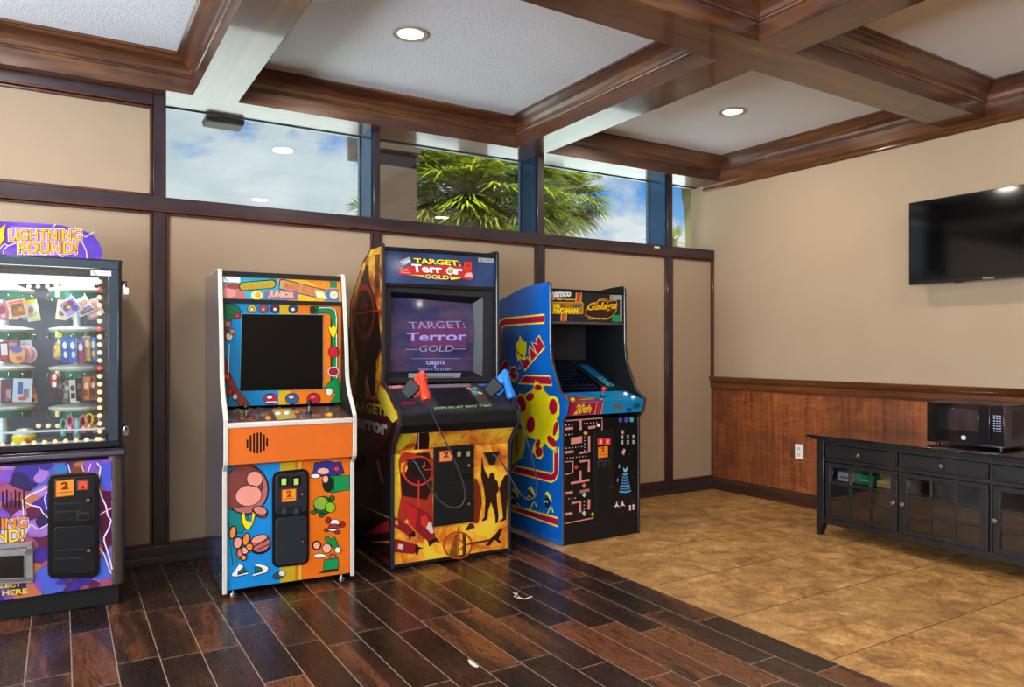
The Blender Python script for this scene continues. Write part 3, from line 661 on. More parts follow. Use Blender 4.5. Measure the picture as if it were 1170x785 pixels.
a.poly([(315, 470), (336, 469), (341, 480), (318, 482)], C('a89a4c'), 5); mb.build('control_panel', K, smooth=False)
def up(a_, x, y, h=0): p = a_.P((x, y), 0); return p + a_.n * h
for x, y in ((283.5, 478), (355.5, 474)):
    mb = MB(); p = up(a, x, y); mb.cyl(p, p + a.n * .012, .020, BLK2, .014); mb.cyl(p, p + a.n * .045, .006, CHROME); q = p + a.n * .06; mb.ball(q, .018, BLK2, 12); mb.build('joystick', K)
for x, y, h in ((320.5, 475, 'f2efe6'), (331, 474.5, 'f2efe6'), (308.5, 480, 'e08a30'), (378.5, 476.5, 'f0a838')):
    mb = MB(); p = up(a, x, y); mb.cyl(p, p + a.n * .007, .016, C(h)); mb.cyl(p + a.n * .007, p + a.n * .013, .011, C(h)); mb.build('button', K, bevel=.001)
mb = MB(); mb.hexa([(i0, -.056, .890), (i1, -.056, .890), (i1, -.03, .890), (i0, -.03, .890)], [(i0, -.056, .915), (i1, -.056, .915), (i1, -.03, .918), (i0, -.03, .918)], EDGE); mb.build('deck_edge', K, bevel=.005)
# speaker board
mb = MB(); ORA = C('de6a20', rough=.4); mb.yz([(-.048, .70), (-.048, .890), (-.03, .890), (-.03, .712), (.02, .69), (.02, .68)], i0, i1, ORA)
a = Art(mb, [(260.5, 532.5), (403.5, 523), (403.5, 485.3), (260.5, 490)], (i0, -.048, .70), (i1, -.048, .70), (i0, -.048, .890))
for x, y0, y1 in ((283, 503, 513), (286.9, 498, 517), (290.8, 495.8, 519), (294.9, 495, 519.2), (298.8, 495, 518.3), (302.6, 497.4, 516), (306.2, 501.5, 511.5)): a.poly(rr_pts(x - 1.15, y0, x + 1.15, y1, 1), INK, 1)
mb.build('speaker_board', K, smooth=False)
# lower front with coin door
LB, LR_, LT = Vector((i0, .008, .036)), Vector((i1, .008, .036)), Vector((i0, .008, .69))
mb = MB(); mb.box((i0, .008, .036), (i1, .03, .69), C('1394dc'))
a = Art(mb, [(259.3, 676.8), (399.4, 657.2), (399.4, 524.6), (259.6, 533.5)], LB, LR_, LT)
a.poly([(259, 533.6), (318, 529.8), (318, 668.5), (259.3, 676.8)], C('1689d2'), 1); a.poly([(320, 529.7), (338, 528.5), (338, 665.8), (320, 668.3)], C('c8a81e'), 2); a.poly([(344, 528.1), (399.4, 524.6), (399.4, 657.2), (344, 665)], C('e87018'), 2)
a.poly([(337, 528.6), (345, 528.1), (345, 664.8), (337, 665.9)], C('c47a1c'), 3); a.poly([(341, 528.4), (344, 528.2), (344, 665), (341, 665.4)], C('f0b030'), 4)
# plain rounded shapes stand in for the printed figures
a.ink = INK
a.ell(281, 561, 26, 28.8, INK, 3); a.ell(281, 561, 25, 27.8, C('b86a66'), 4); a.poly([(259.5, 545), (270, 534), (285, 532.5), (298, 540), (300, 560), (292, 578), (262, 583), (259.5, 578)], C('7c4038'), 5)
a.ell(284, 568, 15, 12, C('ef9a88'), 6, -.2); a.ell(291, 549, 9, 9, C('ef9a88'), 6)
a.poly([(259.5, 585), (268, 584), (282, 588), (285, 600), (276, 612), (262, 606)], C('187c7c'), 3); a.poly([(262, 612), (270, 606), (274, 640), (266, 648)], C('1c8098'), 3)
a.ell(297, 586, 9, 6, INK, 5, .3); a.ell(297, 585, 8, 4.6, C('d8887c'), 6, .3); a.ell(297, 590, 8, 3.2, C('9c5248'), 5, .3)
a.poly([(276, 590), (279, 586), (281, 596), (287, 598), (288, 586), (292, 590), (288, 602), (283, 608), (279, 604), (276, 597)], C('f2d81c'), 7)
a.ell(297, 624, 12.5, 11, INK, 5, -.35); a.ell(297, 623, 11.6, 9.8, C('c06a6a'), 6, -.35); a.line([(287, 628), (308, 617)], 1.4, C('4c1c20'), 7); a.line([(288, 633), (309, 623)], 1.2, C('4c1c20'), 7); a.ell(296, 617.5, 9.5, 4.2, C('f09c88'), 7, -.35)
for x, y, rx, ry, h in ((266, 610, 3.4, 7, 'f08a30'), (271.5, 622, 4.6, 6.4, 'f0a090'), (281, 618, 3.4, 7, 'f08c34'), (285, 627, 4, 4, 'f09038'), (279, 631, 4.4, 3.8, 'f0a494'), (274, 633, 3, 5, 'e8785a'), (278, 639, 3.2, 3, 'ef8a34')): a.ell(x, y, rx + .7, ry + .7, INK, 6, .2); a.ell(x, y, rx, ry, C(h), 7, .2)
WH = C('f4f2ee'); DT = C('1a6a62')
for q in ([(264.5, 658), (273, 646.4), (277, 647.6), (279, 652), (272, 655), (271, 659), (283, 655.6), (283, 658), (270, 661), (265, 660.5)], [(291, 645.4), (303, 648), (307, 651), (305, 656), (300, 657.5), (288.5, 660.6), (288.6, 658), (300, 655), (299, 651), (291, 648.4)]): a.poly(q, WH, 6)
a.poly([(272.6, 655), (278, 650), (282, 654.6), (272, 658)], DT, 7); a.poly([(291, 650), (297, 650), (300, 654.6), (291, 656.6)], DT, 7)
a.ell(318, 660, 6.5, 4, C('404c58'), 5, -.3); a.ell(322, 657.5, 4, 3.2, C('dfe3e8'), 6)
# right half
a.poly([(359, 531), (366, 530), (374, 528.4), (382, 531), (389, 530), (391, 537), (393, 543), (384, 545.5), (371, 546), (354, 548), (358, 540)], C('2c3484'), 5); a.ell(369, 540.5, 7, 4, C('f0b0a4'), 6); a.ell(384, 538, 3.4, 3, C('d83850'), 6); a.ell(360, 546, 5.4, 2.6, WH, 6)
a.poly([(372, 546), (398.8, 545.6), (398.8, 562), (378, 565.5), (369, 560), (367.6, 551)], C('12904c'), 6); a.ell(374.6, 555.5, 5.8, 9, C('10241c'), 7, .1); a.line([(381, 547), (381, 564.5)], 1, C('0a4428'), 7); a.ell(371.5, 549.8, 3.4, 4.3, C('f0ac98'), 8, .1)
a.ell(369, 579.8, 11, 10.5, C('1e5a2a'), 5); a.ell(366.5, 577.5, 8.4, 7.8, C('8cae3c'), 6); a.ell(377, 582, 5.8, 6, C('8cbe24'), 7, -.5); a.ell(358, 587.5, 3.2, 2.4, C('2c6a2c'), 5); a.ell(379, 571.5, 3, 2.8, C('2c6a2c'), 5); a.ell(367, 591, 3, 2.6, C('2c6a2c'), 5)
for x, y, rx, ry, h in ((374.5, 597, 3.4, 3.6, 'a02024'), (390.5, 601.5, 3.4, 3.6, 'a02024'), (382, 599.5, 5.4, 3.8, 'f0ece8'), (381, 604, 6, 3, 'c02c28'), (379.5, 607.5, 5.2, 2, 'f0ece8'), (385, 610.5, 3.6, 2, '7c3838'), (372.5, 608, 2.6, 2, '7c3838')): a.ell(x, y, rx, ry, C(h), 6)
a.ell(361.5, 625.5, 5, 5.2, INK, 6, .3); a.ell(361.5, 625.5, 4, 4.3, C('f0ae98'), 7, .3); a.ell(373, 629, 5, 5.4, C('f2b39c'), 7)
a.poly([(371, 616), (374, 615), (378, 619), (381.5, 615.5), (384, 621), (387.5, 631), (385, 634), (377, 624), (371, 620)], C('0f8e4a'), 7); a.ell(385.5, 631, 3.6, 3.6, WH, 8); a.ell(365, 637.5, 7, 2.6, WH, 8); a.ell(379.5, 638.5, 4, 3, C('b85848'), 7)
a.poly([(370, 642), (386, 640), (386.5, 650), (384.5, 653.5), (368, 655.4), (369.5, 649)], C('12944e'), 6); a.poly([(363.5, 657.4), (371, 654), (386, 652.6), (386, 654.8)], C('3a2018'), 7)
a.ink = None; fp = mb.build('front_panel', K, smooth=False)
# coin door
mb = MB(); DOORB = P('232730', .4, name='blue_black_door_steel', coat=.2); a.mb = mb
pts = rr_pts(310.5, 541, 352.5, 651, 8, -4.2); prism_px(mb, a, pts, .010, BLK2, 0); cd = mb.build('coin_door', K, bevel=.002)
for y0, y1 in ((543.5, 590), (594, 648)):
    mb = MB(); a.mb = mb; prism_px(mb, a, rr_pts(314, y0, 350, y1, 5, -3.4), .014, DOORB, 0); mb.build('door_leaf', cd, bevel=.003)
for x in (323.5, 337.5):
    mb = MB(); a.mb = mb; pbox(mb, a, x - 5, 546, x + 5, 557, .004, BLK2, -.8, 28); pbox(mb, a, x - 2.6, 548.4, x + 2.6, 555.6, .006, C('a8c860', es=.25), -.4, 28); mb.build('coin_button', cd)
    mb = MB(); a.mb = mb; pbox(mb, a, x - 5, 581, x + 5, 590, .004, BLK, -.8, 28); pbox(mb, a, x - 2.8, 583, x + 2.8, 588.4, .003, C('3a3e44'), -.4, 36); mb.build('coin_return', cd)
mb = MB(); a.mb = mb; prism_px(mb, a, [(321, 560.8), (337.8, 559.4), (337.8, 574), (321, 575.6)], .001, C('c04c1c'), 29); prism_px(mb, a, [(322.2, 561.8), (336.8, 560.6), (336.8, 573), (322.2, 574.4)], .0015, C('f0a028'), 30); a.text('2', (326.8, 569.2), (332, 568.8), (326.8, 562.6), C('a82c18'), 33, grow=.05); a.line([(323.6, 571.6), (335.4, 570.6)], 1, C('b04020'), 34); mb.build('price_sticker', cd, smooth=False)
for x, y in ((344, 566), (344, 619.5)):
    mb = MB(); p = a.P((x, y), 28); mb.cyl(p, p + a.n * .006, .013, BLK2); mb.cyl(p, p + a.n * .012, .008, CHROME); mb.build('lock', cd)
for x in (.06, W - .06):
    for y in (.05, .76):
        mb = MB(); mb.cyl((x, y, 0), (x, y, .010), .022, CHROME); mb.cyl((x, y, .010), (x, y, .032), .006, CHROME); mb.build('leveling_foot', K)

# ---------------------------------------------------------------- black shooter cabinet
tt = front_frame((447, 652.5), (583.5, 631.5)); W = tt.w
K = thing('arcade_cabinet', tt, 'tall black arcade cabinet with fiery orange front, red and blue light guns', 'arcade cabinet')
def mat_fire(name, stops, sc=6, zmix=None):
    m, nt, out = new_mat(name); g = G(nt); n_ = g.noise(g.coords(), sc, 6, .62, .8); c = g.ramp(n_, stops); g.pbr(out, c, .35, coat=.25); return m
FIRE = mat_fire('printed_flames', [(.3, rgb('8c2c10')), (.42, rgb('d0701c')), (.5, rgb('e8982a')), (.6, rgb('f4c030')), (.72, rgb('dccf3a'))], 7)
FIRES = mat_fire('side_printed_flames', [(.32, rgb('5c1410')), (.45, rgb('9c3018')), (.54, rgb('c87c1c')), (.64, rgb('dcb81c'))], 8)
prof = [(0, .012), (0, .68), (-.03, .735), (-.085, .80), (-.125, .86), (-.13, .925), (-.118, .945), (.155, 1.105), (.158, 1.93), (.17, 1.94)]
back = [(.365, 1.94), (.42, 1.91), (.526, 1.87), (.736, 1.67), (.795, 1.62), (.805, 1.58), (.805, .012)]
T = .02
for x0 in (0, W - T):
    mb = MB(); mb.yz(prof + back, x0, x0 + T, BLK)
    if x0 == 0:
        # art on the outer left side, traced in the picture
        s_px = [(403, 627), (449.3, 651), (440, 282), (403.5, 336)]
        c4 = [tt.side(*p) for p in s_px]
        a = Art(mb, [(0, 0), (1, 0), (1, 1), (0, 1)], (0, 0, 0), (0, 1, 0), (0, 0, 1), toward=(-1, 0, 0), base=0)
        def sp(px): return [(tt.side(*p).y, tt.side(*p).z) for p in px]
        big = [(.012, .03), (.012, .68), (-.02, .735), (-.075, .80), (-.112, .86), (-.116, .925), (-.105, .94), (.168, 1.1), (.171, 1.925), (.362, 1.925), (.42, 1.895), (.52, 1.855), (.728, 1.66), (.785, 1.61), (.79, .03)]
        a.poly(big, FIRES, 1)
        a.poly([(.012, .03), (.012, .62), (.79, .62), (.79, .03)], C('1c0c0c'), 2)
        a.poly([(.012, .50), (.012, .68), (-.02, .735), (-.075, .80), (-.112, .86), (-.10, .90), (.2, .98), (.79, 1.0), (.79, .50)], C('4c1012'), 2)
        a.poly(sp([(434, 440), (441, 447), (452, 470), (455, 478), (449, 483), (440, 472), (432, 455)]), C('c8b030'), 3)
        a.poly(sp([(448, 484), (455, 480), (450, 497), (446, 514), (444, 540), (446, 575), (420, 570), (424, 525), (443, 500)]), C('140c0c'), 3)
        # dark standing silhouette and red sight
        a.poly(sp([(413, 321), (418, 303), (421, 303), (422, 322), (427, 336), (431, 350), (434, 372), (436, 398), (430, 412), (429, 452), (424, 452), (419, 425), (416, 452), (407, 455), (409, 418), (405, 385), (404, 352), (410, 334)]), C('1c1010'), 4)
        for rx, ry, w_ in ((10.5, 29, 2.2), (3.6, 10, 1.2)):
            a.line([(tt.side(417 + rx * math.cos(t * PI / 14), 357 + ry * math.sin(t * PI / 14)).yz) for t in range(28)], .034 if w_ > 2 else .016, C('a8242c'), 5, True)
        a.line(sp([(417, 325), (417, 447)]), .008, C('b03038'), 6); a.line(sp([(404, 359), (436, 354)]), .012, C('c03030'), 6)
        for i in range(15): y = 292 + i * 2.6; a.line(sp([(429, y), (434, y - .6)]), .010, C('301008'), 5)
        a.text('TARGET:', *sp([(400, 467.5), (441, 475), (400, 457.5)]), C('d0b040'), 7, grow=.04)
        a.text('Terror', *sp([(400, 485.5), (442.5, 497), (400, 471.5)]), C('b8b4b0'), 7, grow=.05)
        a.poly(sp([(407, 614), (445, 594), (446, 607)]), C('8c1a22'), 5); a.poly(sp([(408, 619), (446, 618), (446, 621)]), C('94601c'), 5)
        a.poly(sp([(425, 628), (445, 640), (445, 646)]), C('5c1018'), 5); a.line(sp([(409, 575), (446, 592)]), .010, C('6a5c34'), 5)
        a.poly(sp([(419, 517), (426, 516), (426, 565), (420, 568)]), C('40181a'), 5); a.poly(sp([(430, 525), (433, 525), (439, 551), (436, 552)]), C('70302a'), 5)
    mb.build('side_panel', K, smooth=False)
i0, i1 = T, W - T
EDG = P('26262c', .3, name='black_rubber_edge', coat=.5)
for x0 in (0, W - T):
    mb = MB(); pts = prof + [back[0]]
    for p_, q_ in zip(pts, pts[1:]):
        d = Vector((q_[0] - p_[0], q_[1] - p_[1])).normalized(); n = Vector((-d.y, d.x)) * .004
        mb.hexa([(x0, p_[0], p_[1]), (x0 + T, p_[0], p_[1]), (x0 + T, q_[0], q_[1]), (x0, q_[0], q_[1])], [(x0 + .003, p_[0] + n.x, p_[1] + n.y), (x0 + T - .003, p_[0] + n.x, p_[1] + n.y), (x0 + T - .003, q_[0] + n.x, q_[1] + n.y), (x0 + .003, q_[0] + n.x, q_[1] + n.y)], EDG)
    mb.build('edge_trim', K)
mb = MB(); mb.box((i0, .78, .03), (i1, .8, 1.6), BLK); mb.box((i0, .19, 1.905), (i1, .37, 1.925), BLK); mb.box((i0, .02, .02), (i1, .78, .04), BLK); mb.prism([(i0, .37, 1.925), (i0, .78, 1.61), (i0, .78, 1.58), (i0, .37, 1.90)], (i1 - i0, 0, 0), BLK); mb.build('body', K)
ML, MR, MT = Vector((i0, .176, 1.705)), Vector((i1, .176, 1.705)), Vector((i0, .180, 1.905))
m, nt, out = new_mat('dark_blue_marquee_print'); g = G(nt); g.pbr(out, g.ramp(g.noise(g.coords(), 3.5, 3), [(.3, rgb('0c1e44')), (.55, rgb('123a72')), (.75, rgb('1c5488'))]), .3, coat=.6); NAVY = m
mb = MB(); dn = Vector((0, .02, 0)); mb.hexa([ML, MR, MR + dn, ML + dn], [MT, MT + (MR - ML), MT + (MR - ML) + dn, MT + dn], NAVY)
a = Art(mb, [(439.2, 326), (567, 329), (566.7, 292), (439.2, 283.3)], ML, MR, MT)
RED = C('c8242a'); YL = C('f2e020')
a.poly([(457, 311), (463, 306), (476, 303), (530, 303), (541, 307), (544, 314), (541, 320.5), (528, 317.5), (470, 315.5), (457, 314.5)], RED, 1)
a.poly([(468, 315), (486, 317), (487, 318.6), (500, 320.5), (520, 320.4), (528, 318.8), (530, 317.6), (500, 316)], YL, 2); a.poly([(487, 316), (517, 317), (518, 320.6), (489, 320)], C('201008'), 3)
a.text('GOLD', (488.5, 319.3), (515.5, 320.3), (488.5, 314.4), C('f0d060'), 4, grow=.04, shadow=C('201008'), sg=.12)
a.text('TARGET:', (476.2, 300.2), (529, 302.8), (475, 294), YL, 4, grow=.035, shadow=INK, sg=.07)
a.text('Terr', (474, 311.2), (508, 312.4), (472.6, 301.8), C('f4f2ee'), 5, grow=.035, shadow=INK, sg=.07); a.text('r', (522.5, 313.2), (530.5, 313.6), (522.5, 307), C('f4f2ee'), 5, grow=.05, shadow=INK, sg=.09)
a.circ(517.3, 309.6, 4, 3.8, 1.6, C('f4f2ee'), 6, 18); a.ell(517.3, 309.6, 2.5, 2.5, C('2a8a3a'), 6); a.line([(516.6, 302), (517.2, 317)], .5, C('f0e8b0'), 7); a.line([(511, 309.2), (523, 310)], .5, C('f0e8b0'), 7)
a.poly([(458.8, 297.4), (469.4, 292.4), (471.7, 299.2), (461.6, 303.4)], C('cfd8e8'), 5); a.text('RAW', (460.8, 300), (470, 295.8), (459.9, 296.6), C('3a5a90'), 6, grow=.02); a.line([(462, 302), (470.6, 298.6)], .9, C('5a7ab0'), 6)
a.text('LIVE', (459.5, 310.4), (468.5, 310.9), (459, 307.4), C('e8c0c0'), 4); a.line([(459, 312), (471, 313)], .7, C('e8c0c0'), 4)
a.rect(532.8, 297.8, 541.3, 306.8, C('e8382c'), 6, .4); a.rect(534.6, 300, 539.4, 304.6, C('b82420'), 7, .2)
a.poly([(533, 315), (536, 311.6), (541, 311), (543, 317.6), (534, 317)], C('e8b0b0'), 5)
a.poly([(548.6, 292.6), (565.8, 294), (565.8, 298.8), (548.6, 297.6)], C('b8b8b4'), 5); a.line([(551, 294), (553.6, 297.2)], .7, INK, 6); a.line([(556, 295.2), (562, 295.8)], .6, C('707070'), 6)
mb.build('marquee', K, smooth=False)
mb = MB(); mb.box((i0, .160, 1.682), (i1, .2, 1.706), BLK2); mb.box((i0, .162, 1.904), (i1, .2, 1.926), BLK2); mb.build('marquee_retainer', K, bevel=.003)
# monitor shroud: flat frame, sloping reveals, tube
BL_, BR_, TL_ = Vector((i0, .200, 1.088)), Vector((i1, .200, 1.088)), Vector((i0, .186, 1.682)); TR_ = TL_ + (BR_ - BL_)
A2 = Art(MB(), [(439.5, 437.5), (566, 436.5), (566.8, 334), (439.2, 332)], BL_, BR_, TL_)
SHR = P('22252c', .35, name='dark_grey_plastic_shroud', coat=.3)
mb = MB(); outer = [BL_, BR_, TR_, TL_]; hole = [A2.P(p, 0) for p in ((447.2, 431), (553, 431.2), (553.4, 341), (447.2, 337.6))]; dp = Vector((0, .055, 0))
inn = [A2.P(p, 0) + dp for p in ((450.5, 425), (545.5, 425), (545.5, 348), (450.5, 343))]
for i in range(4):
    j = (i + 1) % 4; mb.add([outer[i], outer[j], hole[j], hole[i]], [(0, 1, 2, 3)], SHR); mb.add([hole[i], hole[j], inn[j], inn[i]], [(0, 1, 2, 3)], BLKM)
mb.add([p + Vector((0, .09, 0)) for p in outer], [(0, 1, 2, 3)], BLK)
A2.mb = mb
A2.poly([(467.5, 426.3), (467.5, 431.4), (526, 431.8), (528, 426.6)], C('8a9098'), 3); A2.line([(480, 428.2), (524, 428.6)], .7, C('404650'), 4); A2.line([(480, 430.2), (520, 430.6)], .7, C('404650'), 4)
mb.build('monitor_shroud', K, smooth=False)
m, nt, out = new_mat('lit_screen_picture'); g = G(nt); n_ = g.noise(g.coords((1, 1, 2.2)), 5, 4, .6); c = g.ramp(n_, [(.3, rgb('1e2548')), (.5, rgb('2e3058')), (.62, rgb('4a3456')), (.75, rgb('2c4458'))])
g.pbr(out, c, .12, coat=.6, coatr=.05, emit=c, es=.16); TUBE = m
def glow(h, s=.5): return P(h, .5, es=s * .45)
mb = MB(); nX, nZ = 14, 10; gp = []
for j in range(nZ + 1):
    for i in range(nX + 1):
        u, v = i / nX, j / nZ; p = inn[0].lerp(inn[1], u).lerp(inn[3].lerp(inn[2], u), v); gp.append(p + Vector((0, .012 * ((2 * u - 1) ** 2 + (2 * v - 1) ** 2) - .022, 0)))
mb.add(gp, [(j * (nX + 1) + i, j * (nX + 1) + i + 1, (j + 1) * (nX + 1) + i + 1, (j + 1) * (nX + 1) + i) for j in range(nZ) for i in range(nX)], TUBE)
S = Art(mb, [(447.6, 423.3), (544.6, 421.8), (544, 351.5), (448, 344.2)], inn[0] - Vector((0, .024, 0)), inn[1] - Vector((0, .024, 0)), inn[3] - Vector((0, .024, 0)))
S.poly([(471, 376), (482, 370), (520, 370), (536, 378), (536, 398), (470, 396)], glow('5c2c58', .4), 1)
S.text('TARGET:', (470, 378), (534, 378.4), (468, 370.8), glow('8a86b4'), 3, grow=.0); S.text('Terror', (466.5, 390.4), (535, 390.8), (466.5, 382), glow('8f8fd0'), 3, grow=.02)
S.text('GOLD', (481, 402), (521, 401.8), (482, 395.6), glow('8a84a8'), 3); S.line([(465, 399.4), (480, 399.4)], .7, glow('8a84a8'), 3); S.line([(522, 399.4), (535, 399.4)], .7, glow('8a84a8'), 3)
S.text('CREDITS', (490, 415), (511, 414.9), (490, 411.4), glow('a0a0e0', .7), 3, grow=.02); S.text('0', (499, 418.4), (501.4, 418.4), (499, 415.6), glow('a0a0e0', .7), 3); S.text('INSERT 1 TO START', (481, 421.6), (519, 421.4), (481, 419), glow('8a8ad0', .7), 3)
S.line([(472, 409), (529, 409)], .8, glow('6c60a0'), 3)
mb.build('screen', K)
# gun deck
CB, CF = Vector((i0, .195, 1.078)), Vector((i0, -.112, .935)); dx = Vector((i1 - i0, 0, 0)); dz = Vector((0, 0, -.012))
mb = MB(); mb.hexa([CF + dz, CF + dx + dz, CB + dx + dz, CB + dz], [CF, CF + dx, CB + dx, CB], P('2c2c34', .3, coat=.5))
a = Art(mb, [(457.5, 473), (588, 468), (566, 437), (440, 440)], CF, CF + dx, CB, toward=(0, -.3, 1))
a.poly([(441, 440.5), (463, 440), (464, 442.6), (442.6, 445)], C('c86470'), 1); a.text('START', (444, 443.6), (460, 442.6), (443, 441), C('f0d8d8'), 2); a.poly([(463, 440), (538, 438), (540, 442), (465, 443.5)], C('7c6a80'), 1)
a.poly([(491, 443.6), (533, 443), (545, 463.5), (500, 466)], BLK2, 2); a.poly([(457, 460), (472, 459), (476, 463.4), (459, 464)], C('8a2c34'), 2); a.poly([(547, 438.5), (558, 438.2), (559, 441), (549, 441.5)], C('4060b0'), 2)
a.poly([(470, 446), (486, 444), (498, 466), (484, 468)], C('3c343c'), 1); a.poly([(534, 442), (546, 440), (562, 464), (548, 464)], C('4a3e40'), 1)
for x, y, h in ((537, 444.5, 'e0a060'), (543.5, 444.3, '60b8c0'), (541.8, 447.8, '60a8d0'), (548, 449.8, 'c8c850'), (542.3, 450.5, '50a0b0')): a.ell(x, y, 3.2, 1.2, C(h), 3, .3)
a.text('JOIN IN AT ANY TIME', (494.5, 470.2), (560, 467.4), (493.4, 466.8), C('8cc46c'), 3, grow=.01)
mb.build('gun_deck', K, smooth=False)
mb = MB(); mb.yz([(-.112, .922), (-.122, .915), (-.122, .86), (-.085, .81), (-.06, .81), (-.06, .925)], i0, i1, BLK); mb.build('deck_front', K)
mb = MB(); mb.box((i0, .008, .03), (i1, .03, .70), FIRE); mb.hexa([(i0, .008, .70), (i1, .008, .70), (i1, .03, .70), (i0, .03, .70)], [(i0, -.075, .81), (i1, -.075, .81), (i1, -.055, .81), (i0, -.055, .81)], FIRE)
a = Art(mb, [(450.2, 650.5), (580, 630.8), (580.3, 506), (449.8, 513)], (i0, .008, .03), (i1, .008, .03), (i0, .008, .68))
sq = Art(mb, [(449.8, 510), (580.3, 503), (581.5, 487), (456.7, 491.5)], (i0, .008, .70), (i1, .008, .70), (i0, -.075, .81))
DK1 = C('2a1210'); MAR = C('8a1c24')
sq.poly([(474, 509), (477, 497), (478, 491), (490, 490.6), (491.5, 497), (491, 508.4)], DK1, 1); sq.line([(479, 491), (479, 509)], .8, C('e8c0c8'), 2); sq.poly([(450.2, 509.6), (456.7, 492), (472, 491.3), (469, 500), (458, 509)], C('c8bc2c'), 1)
a.poly([(450.2, 513), (458, 513), (455, 520), (455, 570), (453, 600), (450.2, 620)], C('d0c02c'), 1)
a.poly([(474, 512), (491, 511), (495, 520), (495, 588), (494, 606), (470, 590), (458, 600), (454, 590), (458, 566), (457, 540), (455, 525), (458, 513), (463, 510)], C('a83020'), 1)
a.poly([(476, 511.5), (490.5, 511), (493, 528), (494, 556), (488, 570), (460, 565), (457, 540), (462, 524), (474, 520)], DK1, 2)
a.poly([(458, 524), (464, 522), (466, 530), (461, 541), (457.5, 534)], C('e8a028'), 3); a.poly([(481, 524), (486, 522), (486, 529), (481, 531)], C('e8a028'), 3); a.line([(483, 508.6), (494, 507.6)], 1.6, C('e06048'), 3)
a.circ(478, 533.8, 17, 17.8, 2.4, C('c83428'), 5, 32); a.line([(478.5, 545), (478.5, 590)], 1.6, C('d83c30'), 5); a.line([(450, 536.2), (470, 534.8)], .9, C('40100c'), 4); a.line([(484, 533), (494.5, 532.4)], 1.4, C('d83c30'), 5)
# rockets
def rocket(pts, bands):
    a.poly(pts, MAR, 6)
    for b_, h in bands: a.poly(b_, C(h), 7)
rocket([(462, 571), (464, 572), (489, 586), (494, 595), (497, 612), (498.5, 620), (492, 624), (474, 607), (467, 598)], [([(462.5, 572), (478, 583), (474, 606), (467, 596)], 'c02424'), ([(481, 591), (487, 589), (491, 597), (486, 605), (481, 600)], 'd83028'), ([(490, 598), (493, 597), (496, 611), (493, 612), (487, 605)], 'd8c8c8')]); a.poly([(491, 621), (499, 617), (503, 623), (497, 622), (491, 628), (489, 622)], C('281010'), 7)
rocket([(450.5, 591), (454, 592), (470, 604), (474, 611), (469, 616), (450.5, 603)], [([(451, 595), (454, 595), (455, 601), (451, 600)], 'e0a030')]); a.poly([(467, 613), (474, 608), (475, 615), (469, 616), (467, 620)], C('281010'), 7)
rocket([(450.5, 618), (456, 619), (478, 626), (479, 633), (472, 637), (450.5, 634)], [([(450.5, 623), (453, 623), (453, 630), (450.5, 630)], 'c02020'), ([(455, 624), (461, 625), (460, 631), (454, 630)], 'd8c0b8')]); a.poly([(475, 624), (478, 628), (485, 629.5), (479, 631), (477, 640), (474, 633)], C('281010'), 7)
# walking silhouettes, sight, flying shape
a.poly([(542.5, 545), (545, 545), (550, 558), (551.5, 575), (547, 600), (541.5, 600)], C('7c2c14'), 3)
a.poly([(551, 517), (553.5, 533), (559, 545), (560, 540), (562, 537.5), (565.5, 540), (566, 546), (569, 549), (570.5, 560), (568, 564), (568.4, 575), (570, 590), (569.5, 599), (566.5, 601), (566, 590), (561.5, 574), (558, 586), (557.5, 595), (552, 598), (551, 596), (554, 592), (555, 570), (553, 556), (550, 542)], DK1, 4)
a.poly([(571, 558), (574, 548), (577.5, 541), (580, 541), (580, 570), (578.5, 596), (571, 599.4), (570.6, 598), (575, 594), (573.5, 574)], DK1, 4)
a.poly([(532, 608), (537, 600), (541, 600), (543, 605), (535, 609)], C('4c1c10'), 4)
a.circ(523.5, 626.5, 16, 16, 2.2, C('c04420'), 6, 30); a.circ(523.5, 626, 6.2, 6.2, 1.6, C('c83c20'), 7, 20); a.line([(524, 603), (524, 641)], 1, C('a84820'), 6); a.line([(531, 626.4), (561, 621.5)], 1.6, C('7c2030'), 7)
a.poly([(513, 640), (521, 613), (523, 613), (523, 641)], C('6a5418'), 4); a.poly([(529, 612), (532.5, 612), (533.5, 641), (529, 641)], C('3c3418'), 4)
a.poly([(536, 624), (560, 619.5), (566, 614), (571, 607), (575, 606), (572, 614), (570, 619), (574, 625), (571.5, 625.5), (565, 620), (559, 628), (555, 627), (560, 621.5), (536, 626)], DK1, 6)
for i in range(7): a.line([(544.5, 507.5 + i * 3.6), (560, 506.6 + i * 3.6)], 1.0, C('e89040'), 2)
mb.build('front_panel', K, smooth=False)
mb = MB(); mb.box((i0 - .001, .006, .012), (i1 + .001, .03, .031), BLK); mb.build('kick_rail', K)
# coin door
mb = MB(); a.mb = mb; prism_px(mb, a, [(495.2, 603.2), (540.6, 597.6), (541.4, 502), (495, 505)], .012, P('0d0c0e', .6), 8); cd = mb.build('coin_door', K, bevel=.003)
mb = MB(); a.mb = mb
pbox(mb, a, 497.5, 549.5, 539, 600, .003, P('0f0e10', .6), -3.6, 32); mb.build('door_leaf', cd, bevel=.002)
mb = MB(); a.mb = mb; prism_px(mb, a, [(501, 523.8), (515.8, 522.5), (516, 508.3), (501, 509.4)], .001, C('a83020'), 33); prism_px(mb, a, [(501.8, 522.6), (515.2, 521.6), (515.4, 509.4), (501.8, 510.4)], .0012, C('e89050'), 34); a.text('2', (506, 517.4), (511.4, 517), (506, 510.9), C('702c18'), 37, grow=.04); a.line([(503, 519.6), (514, 518.7)], .9, C('a04828'), 38); mb.build('price_sticker', cd, smooth=False)
